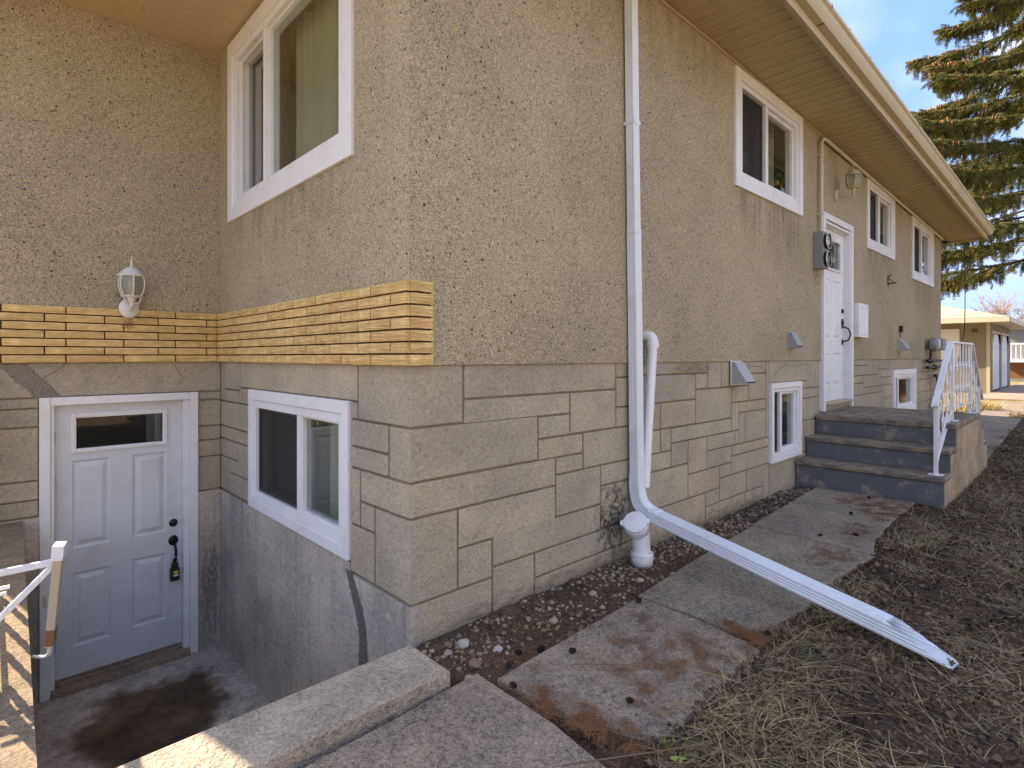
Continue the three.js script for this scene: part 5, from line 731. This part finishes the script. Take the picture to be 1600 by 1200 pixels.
  // small green weeds
  for (const [x, z, k, lab] of [[1.33, -1.28, 90, 'small dark green weed in the straw below the downspout end'], [1.24, -.28, 14, 'bright yellow-green sprig in the straw near the bottom edge']]) { const l = [], c = []; for (let i = 0; i < k; i++) { const a = rnd() * 6.28, r = 0.055 * Math.sqrt(rnd()); l.push(m4(r * Math.cos(a), 0.01, r * Math.sin(a), R(-.2, .2), a, R(.3, 1.2), R(.02, .04), .035, .07)); const q = R(.6, 1.2); c.push(k > 50 ? new THREE.Color().setRGB(.07 * q, .08 * q, .035 * q) : new THREE.Color().setRGB(.25 * q, .30 * q, .05 * q)); } const t = thing('weed', lab, 'weed', [x, gy(x, z), z]); stuffInst('leaves', blade(0.9, 0.2), bm, l, t, c); }
}

// ================================================================ BEYOND THE HOUSE
{ // garage
  const x1 = -0.66, x0 = -8.2, z1 = -26.2, z0 = -33.2, H = 2.62, gm = mat([0.235, 0.195, 0.128], 0.9), g = thing('garage', 'tan detached garage with hip roof and two white overhead doors beyond the walk', 'garage', [-0.66, 0, -26.2]);
  part(g, 'wall', join([box(x0, x1, -0.1, H, z1 - 0.2, z1), box(x0, x0 + 0.2, -0.1, H, z0, z1 - 0.2), box(x0, x1, -0.1, H, z0, z0 + 0.2), box(x1 - 0.2, x1, -0.1, H, z1 - 0.75, z1 - 0.2), box(x1 - 0.2, x1, -0.1, H, z1 - 3.65, z1 - 3.25), box(x1 - 0.2, x1, -0.1, H, z0 + 0.2, z1 - 6.15), box(x1 - 0.2, x1, 2.25, H, z1 - 3.25, z1 - 0.75), box(x1 - 0.2, x1, 2.25, H, z1 - 6.15, z1 - 3.65)]), gm);
  for (const za of [z1 - 0.75, z1 - 3.65]) { const d = part(g, 'garage_door', box(x1 - 0.07, x1 - 0.04, 0, 2.245, za - 2.497, za - 0.003, 0), M.steel); for (let k = 0; k < 4; k++) part(d, 'door_panel', box(x1 - 0.039, x1 - 0.022, 0.03 + k * 0.555, 0.555 + k * 0.555, za - 2.48, za - 0.02, 0.004), M.steel); part(g, 'corner_trim', join([0, 1].map(s => { const sh = new THREE.Shape(); sh.moveTo(0, 0); sh.lineTo(0.45, 0); sh.lineTo(0, -0.4); const e = new THREE.ExtrudeGeometry(sh, { depth: 0.04, bevelEnabled: false }); e.rotateY(Math.PI / 2); if (s) e.scale(1, 1, -1); e.translate(x1 - 0.02, 2.249, s ? za - 2.5 : za); return clean(e); })), gm); part(g, 'door_trim', join([box(x1 + 0.001, x1 + 0.02, 0, 2.34, za + 0.002, za + 0.09), box(x1 + 0.001, x1 + 0.02, 0, 2.34, za - 2.59, za - 2.502), box(x1 + 0.001, x1 + 0.02, 2.252, 2.34, za - 2.5, za)]), mat([0.55, 0.48, 0.34], 0.7)); }
  const o = 0.62, a = [x0 - o, H + 0.18, z0 - o], b = [x1 + o, H + 0.18, z0 - o], c = [x1 + o, H + 0.18, z1 + o], d = [x0 - o, H + 0.18, z1 + o], xm = (x0 + x1) / 2, zm = (z0 + z1) / 2, r1 = [xm - 0.4, H + 1.35, zm], r2 = [xm + 0.4, H + 1.35, zm];
  const tri = L => { const G = new THREE.BufferGeometry(); G.setAttribute('position', new THREE.Float32BufferAttribute(L.flat(), 3)); G.computeVertexNormals(); return uvBox(G); };
  part(g, 'roof', join([tri([d, c, r2]), tri([d, r2, r1]), tri([c, b, r2]), tri([b, a, r1]), tri([b, r1, r2]), tri([a, d, r1])]), M.shingle);
  part(g, 'soffit', box(x0 - o + 0.02, x1 + o - 0.02, H, H + 0.03, z0 - o + 0.02, z1 + o - 0.02), M.beige);
  part(g, 'fascia', join([box(x0 - o, x1 + o, H - 0.0, H + 0.17, z1 + o, z1 + o + 0.03), box(x1 + o, x1 + o + 0.03, H, H + 0.17, z0 - o, z1 + o)]), mat([0.62, 0.56, 0.44], 0.5));
  part(g, 'window', box(-4.4, -1.55, 1.1, 2.42, z1 + 0.001, z1 + 0.05, 0.01), mat([0.66, 0.63, 0.54], 0.6)); part(g, 'vent', box(-1.18, -1.02, 2.28, 2.40, z1 + 0.001, z1 + 0.05, 0.004), M.brown); part(g, 'corner_board', box(x1 - 0.09, x1 + 0.012, -0.05, H, z1 + 0.001, z1 + 0.02), mat([0.50, 0.43, 0.27], 0.8));
  const rv = part(g, 'roof_vent', join([rod([-3.9, 3.55, -27.5], [-3.9, 3.95, -27.5], 0.06), box(-4.0, -3.8, 3.93, 4.0, -27.6, -27.4)]), M.brown);
}
{ // grey neighbour house with raised white deck
  const g = thing('neighbour_house', 'grey house with white deck rail far behind the garage', 'house', [0, 0, -41]);
  part(g, 'wall', join([box(-2.0, 6, 1.2, 3.1, -43, -40.4), box(-2, 6, -0.1, 1.2, -43, -41.9)]), mat([0.24, 0.25, 0.27], 0.8)); part(g, 'deck', box(-2.0, 6, 1.02, 1.2, -41.9, -39.8), M.vinyl); part(g, 'deck_skirt', box(-1.7, 6, 0.1, 1.0, -41.0, -40.9), mat([0.20, 0.10, 0.045], 0.9));
  for (const x of [-1.55, -0.55, 0.9]) part(g, 'post', box(x - 0.08, x + 0.08, -0.1, 3.6, -39.95, -39.8), M.vinyl);
  part(g, 'deck_rail', join([box(-2, 6, 2.0, 2.08, -39.9, -39.84), ...Array.from({ length: 40 }, (_, i) => box(-2 + i * 0.2, -1.96 + i * 0.2, 1.2, 2.0, -39.89, -39.85))]), M.vinyl);
  const rf = new THREE.Shape(); rf.moveTo(-2.4, 3.1); rf.lineTo(6.5, 3.1); rf.lineTo(2, 3.6); const e = new THREE.ExtrudeGeometry(rf, { depth: 4, bevelEnabled: false }); e.translate(0, 0, -43.6); part(g, 'roof', uvBox(e), M.shingle);
  const h = thing('neighbour_bungalow', 'long pale bungalow across the lawn, seen mirrored in the side windows', 'house', [15, 0, -6]);
  part(h, 'wall', box(15, 23, -0.1, 3.4, -18, 8), mat([0.74, 0.66, 0.52], 0.9)); const s2 = new THREE.Shape(); s2.moveTo(14.4, 3.4); s2.lineTo(23.6, 3.4); s2.lineTo(19, 5.4); const e2 = new THREE.ExtrudeGeometry(s2, { depth: 27, bevelEnabled: false }); e2.translate(0, 0, -18.5); part(h, 'roof', uvBox(e2), M.shingle); for (const z of [-14, -8, -2, 4]) part(h, 'window', box(14.95, 15.02, 1.2, 2.4, z, z + 1.8, 0.01), M.dark);
}
// conifers
const sprigGeo = (() => { const P = []; const r = mulberry(9); const q = (a, b, w) => { const d = V().subVectors(b, a), s = V(r() - .5, r() - .5, r() - .5).cross(d).normalize().multiplyScalar(w); P.push(...a.clone().sub(s).toArray(), ...a.clone().add(s).toArray(), ...b.toArray()); }; 
  for (let k = 0; k < 66; k++) { const t = k / 66, a = V(t, -0.22 * t * t, 0), ang = r() * 6.283, L = 0.17 * (1 - 0.35 * t); q(a, a.clone().add(V(0.55 * L, L * Math.cos(ang), L * Math.sin(ang))), 0.020); }
  for (const s of [-1, 1]) for (const t0 of [0.25, 0.5, 0.72]) for (let k = 0; k < 20; k++) { const u = k / 20, a = V(t0 + 0.3 * u * (1 - t0 * .5), -0.22 * t0 * t0 - 0.12 * u, s * 0.34 * u * (1.15 - t0)), ang = r() * 6.283, L = 0.13; q(a, a.clone().add(V(0.35 * L, L * Math.cos(ang), s * 0.4 * L + L * Math.sin(ang))), 0.018); }
  const g = new THREE.BufferGeometry(); g.setAttribute('position', new THREE.Float32BufferAttribute(P, 3)); g.computeVertexNormals(); return clean(g); })();
const needleMat = new THREE.MeshPhysicalMaterial({ roughness: 0.8, side: THREE.DoubleSide });
const coneGeo = (() => { const g = lathe([[0, -1], [0.28, -0.85], [0.36, -0.3], [0.33, 0.4], [0.15, 0.9], [0, 1]], 7); return g; })();
function spruce(label, base, H, spread, lowest, seed, dens, cones) {
  const r = mulberry(seed), rr = (a, b) => a + (b - a) * r(), t = thing('spruce_tree', label, 'tree', base), B = V(...base);
  const tr = []; for (let k = 0; k <= 12; k++) { const y = H * k / 12; tr.push({ o: V(B.x + 0.05 * Math.sin(k), B.y - 0.2 + y, B.z + 0.05 * Math.cos(k * 1.7)), u: V(0.26 * (1 - k / 12.3), 0, 0), v: V(0, 0, 0.26 * (1 - k / 12.3)) }); }
  part(t, 'trunk', sweep(Array.from({ length: 12 }, (_, i) => [Math.cos(i * .5236), Math.sin(i * .5236)]), tr), M.bark);
  const limbs = [], L = [], C = [], KC = [], KL = []; const X = V(1, 0, 0);
  const add = (p, dir, s) => { const d = dir.clone().normalize(), z = d.clone().cross(V(0, 1, 0)); if (z.lengthSq() < .01) z.set(0, 0, 1); z.normalize(); const y = z.clone().cross(d).normalize(); const m = new THREE.Matrix4().makeBasis(d.multiplyScalar(s), y.multiplyScalar(s), z.multiplyScalar(s)); m.setPosition(p.x - B.x, p.y - B.y, p.z - B.z); L.push(m); const q = rr(.65, 1.25), w = r(); C.push(new THREE.Color().setRGB((w < .5 ? .20 : .12) * q, (w < .5 ? .18 : .13) * q, (w < .5 ? .036 : .03) * q)); };
  let az = rr(0, 6.28);
  for (let h = lowest; h < H * 0.97; h += (0.10 + 0.07 * r()) / dens) {
    az += 2.39996 + rr(-.3, .3); const f = (h - lowest) / (H - lowest), len = spread * Math.pow(1 - f, 0.72) * rr(.78, 1.1) + 0.2, dx = Math.cos(az), dz = Math.sin(az);
    const P = []; const n = 9; for (let k = 0; k <= n; k++) { const u = k / n; P.push(V(B.x + dx * len * u, B.y + h + len * (-0.10 * u - 0.20 * u * u + 0.20 * u * u * u) + (f > .6 ? len * 0.35 * u : 0), B.z + dz * len * u)); }
    const cv = new THREE.CatmullRomCurve3(P); const rings = []; for (let k = 0; k <= 8; k++) { const u = k / 8, o = cv.getPoint(u), d = cv.getTangent(u), s = d.clone().cross(V(0, 1, 0)).normalize(), v = s.clone().cross(d), w = (0.032 * (1 - f) + 0.008) * (1 - u * 0.88); rings.push({ o, u: s.multiplyScalar(w), v: v.multiplyScalar(w) }); }
    limbs.push(sweep(Array.from({ length: 5 }, (_, i) => [Math.cos(i * 1.2566), Math.sin(i * 1.2566)]), rings, false));
    const nt = Math.max(4, Math.round(len * 7.5 * dens));
    for (let k = 0; k < nt; k++) {
      const u = 0.22 + 0.78 * Math.sqrt((k + r()) / nt), p = cv.getPoint(Math.min(1, u)), d = cv.getTangent(Math.min(1, u)), side = d.clone().cross(V(0, 1, 0)).normalize();
      for (const s of [-1, 1]) { const tl = (0.25 + 0.75 * (1 - u)) * rr(.35, .85) * Math.min(1, len / 2.5), td = d.clone().multiplyScalar(0.75).addScaledVector(side, s * rr(.5, 1)).add(V(0, rr(-.55, -.1), 0)).normalize(), m = Math.max(1, Math.round(tl / 0.2)); for (let j = 0; j <= m; j++) { const q = p.clone().addScaledVector(td, tl * j / (m + 0.6)).add(V(0, -0.16 * Math.pow(j / (m + 1), 2) * tl, 0)); add(q, td.clone().add(V(rr(-.2, .2), rr(-.45, .05) - (r() < .35 ? .7 : 0), rr(-.2, .2))), rr(.20, .33)); } }
      for (let w = 0; w < 2; w++) add(p, d.clone().add(V(rr(-.5, .5), rr(-.05, .5), rr(-.5, .5))), rr(.2, .34));
      if (r() < .55) { const hl = rr(.2, .6); for (let j = 0; j < 4; j++) add(p.clone().add(V(rr(-.04, .04), -hl * j / 4, rr(-.04, .04))), V(rr(-.35, .35), -1, rr(-.35, .35)), rr(.18, .28)); }
      if (cones && r() < (f > .2 ? .22 : .06) && u > .55) for (let q = 0; q < 11; q++) { const s = rr(.04, .062); KL.push(new THREE.Matrix4().compose(V(p.x - B.x + rr(-.16, .16), p.y - B.y + rr(-.26, .03), p.z - B.z + rr(-.16, .16)), new THREE.Quaternion().setFromEuler(new THREE.Euler(rr(-.4, .4), 0, Math.PI + rr(-.4, .4))), V(s, s * 1.3, s))); const w = rr(.7, 1.2); KC.push(new THREE.Color().setRGB(.36 * w, .15 * w, .04 * w)); }
    }
  }
  part(t, 'limbs', join(limbs), M.bark).userData.kind = 'stuff';
  stuffInst('foliage', sprigGeo, needleMat, L, t, C); if (KL.length) stuffInst('cones', coneGeo, mat([1, 1, 1], 0.8), KL, t, KC);
}
spruce('tall spruce hung with orange-brown cones beyond the far end of the house', [2.0, -0.1, -19.2], 17, 5.1, 4.2, 505, 1.5, true);
spruce('spruce standing across the lawn, seen mirrored in the side windows', [10.5, -0.1, -17], 13, 3.6, 1.2, 77, 0.6, true);
spruce('dense spruce across the lawn nearer the viewer, mirrored in the side windows', [10.8, -0.1, -9.5], 11, 2.6, 1.0, 78, 0.55, false);
// bare trees
function bareTree(label, base, H, seed, col, depth) {
  const r = mulberry(seed), t = thing('bare_tree', label, 'tree', base), G = [], tw = []; const rr = (a, b) => a + (b - a) * r();
  const grow = (p, d, len, rad, lv) => { const e = p.clone().addScaledVector(d, len); (lv > 2 ? tw : G).push(rod(p.toArray(), e.toArray(), rad, rad * 0.65, lv > 2 ? 3 : 6)); if (lv >= depth) return; const n = lv === 0 ? 5 : 3; for (let k = 0; k < n; k++) { const nd = d.clone().add(V(rr(-.8, .8), rr(-.15, .5), rr(-.8, .8))).normalize(); grow(p.clone().lerp(e, rr(.55, 1)), nd, len * rr(.55, .8), rad * 0.6, lv + 1); } };
  grow(V(...base), V(0.03, 1, 0).normalize(), H * 0.3, H * 0.018, 0); const m = mat(col, 0.9); part(t, 'trunk', join(G), m); part(t, 'twigs', join(tw), m).userData.kind = 'stuff';
}
bareTree('pinkish bare tree crown rising behind the grey house', [-2.2, -0.1, -47], 7.5, 31, [0.42, 0.30, 0.22], 6);
bareTree('thin leafless tree behind the garage roof', [-7, -0.1, -48], 10, 32, [0.22, 0.19, 0.17], 5);
bareTree('leafless tree left of the thin one behind the garage', [-12, -0.1, -45], 9, 34, [0.22, 0.19, 0.17], 5);
{ // wires
  single('power_line', 'dark power line crossing the sky above the garage', 'cable', tube([[-16, 5.15, -30], [-8, 4.98, -30.0], [0, 5.1, -29.0], [12, 5.6, -28]], 0.018, 5, 60), M.rubber, [-2, 5, -30]);
  single('power_line', 'thinner upper wire crossing the sky behind the spruce branch', 'cable', tube([[-16, 5.8, -30.5], [-8, 5.55, -30.5], [0, 5.7, -29.5], [12, 6.3, -28.5]], 0.009, 5, 60), M.rubber, [-2, 5.6, -30]);
  single('hanging_cable', 'thin dark cable hanging from the far eave down to the railing', 'cable', tube([[0.30, YE(-13.2) - 0.1, -13.25], [0.31, 2.6, -13.23], [0.305, 1.9, -13.2], [0.26, 1.5, -13.1], [0.22, 1.2, -13.05], [0.2, 0.0, -13.0]], 0.008, 5, 60), M.rubber, [0.3, 3.7, -13.2]);
}
renderer.render(scene, camera);
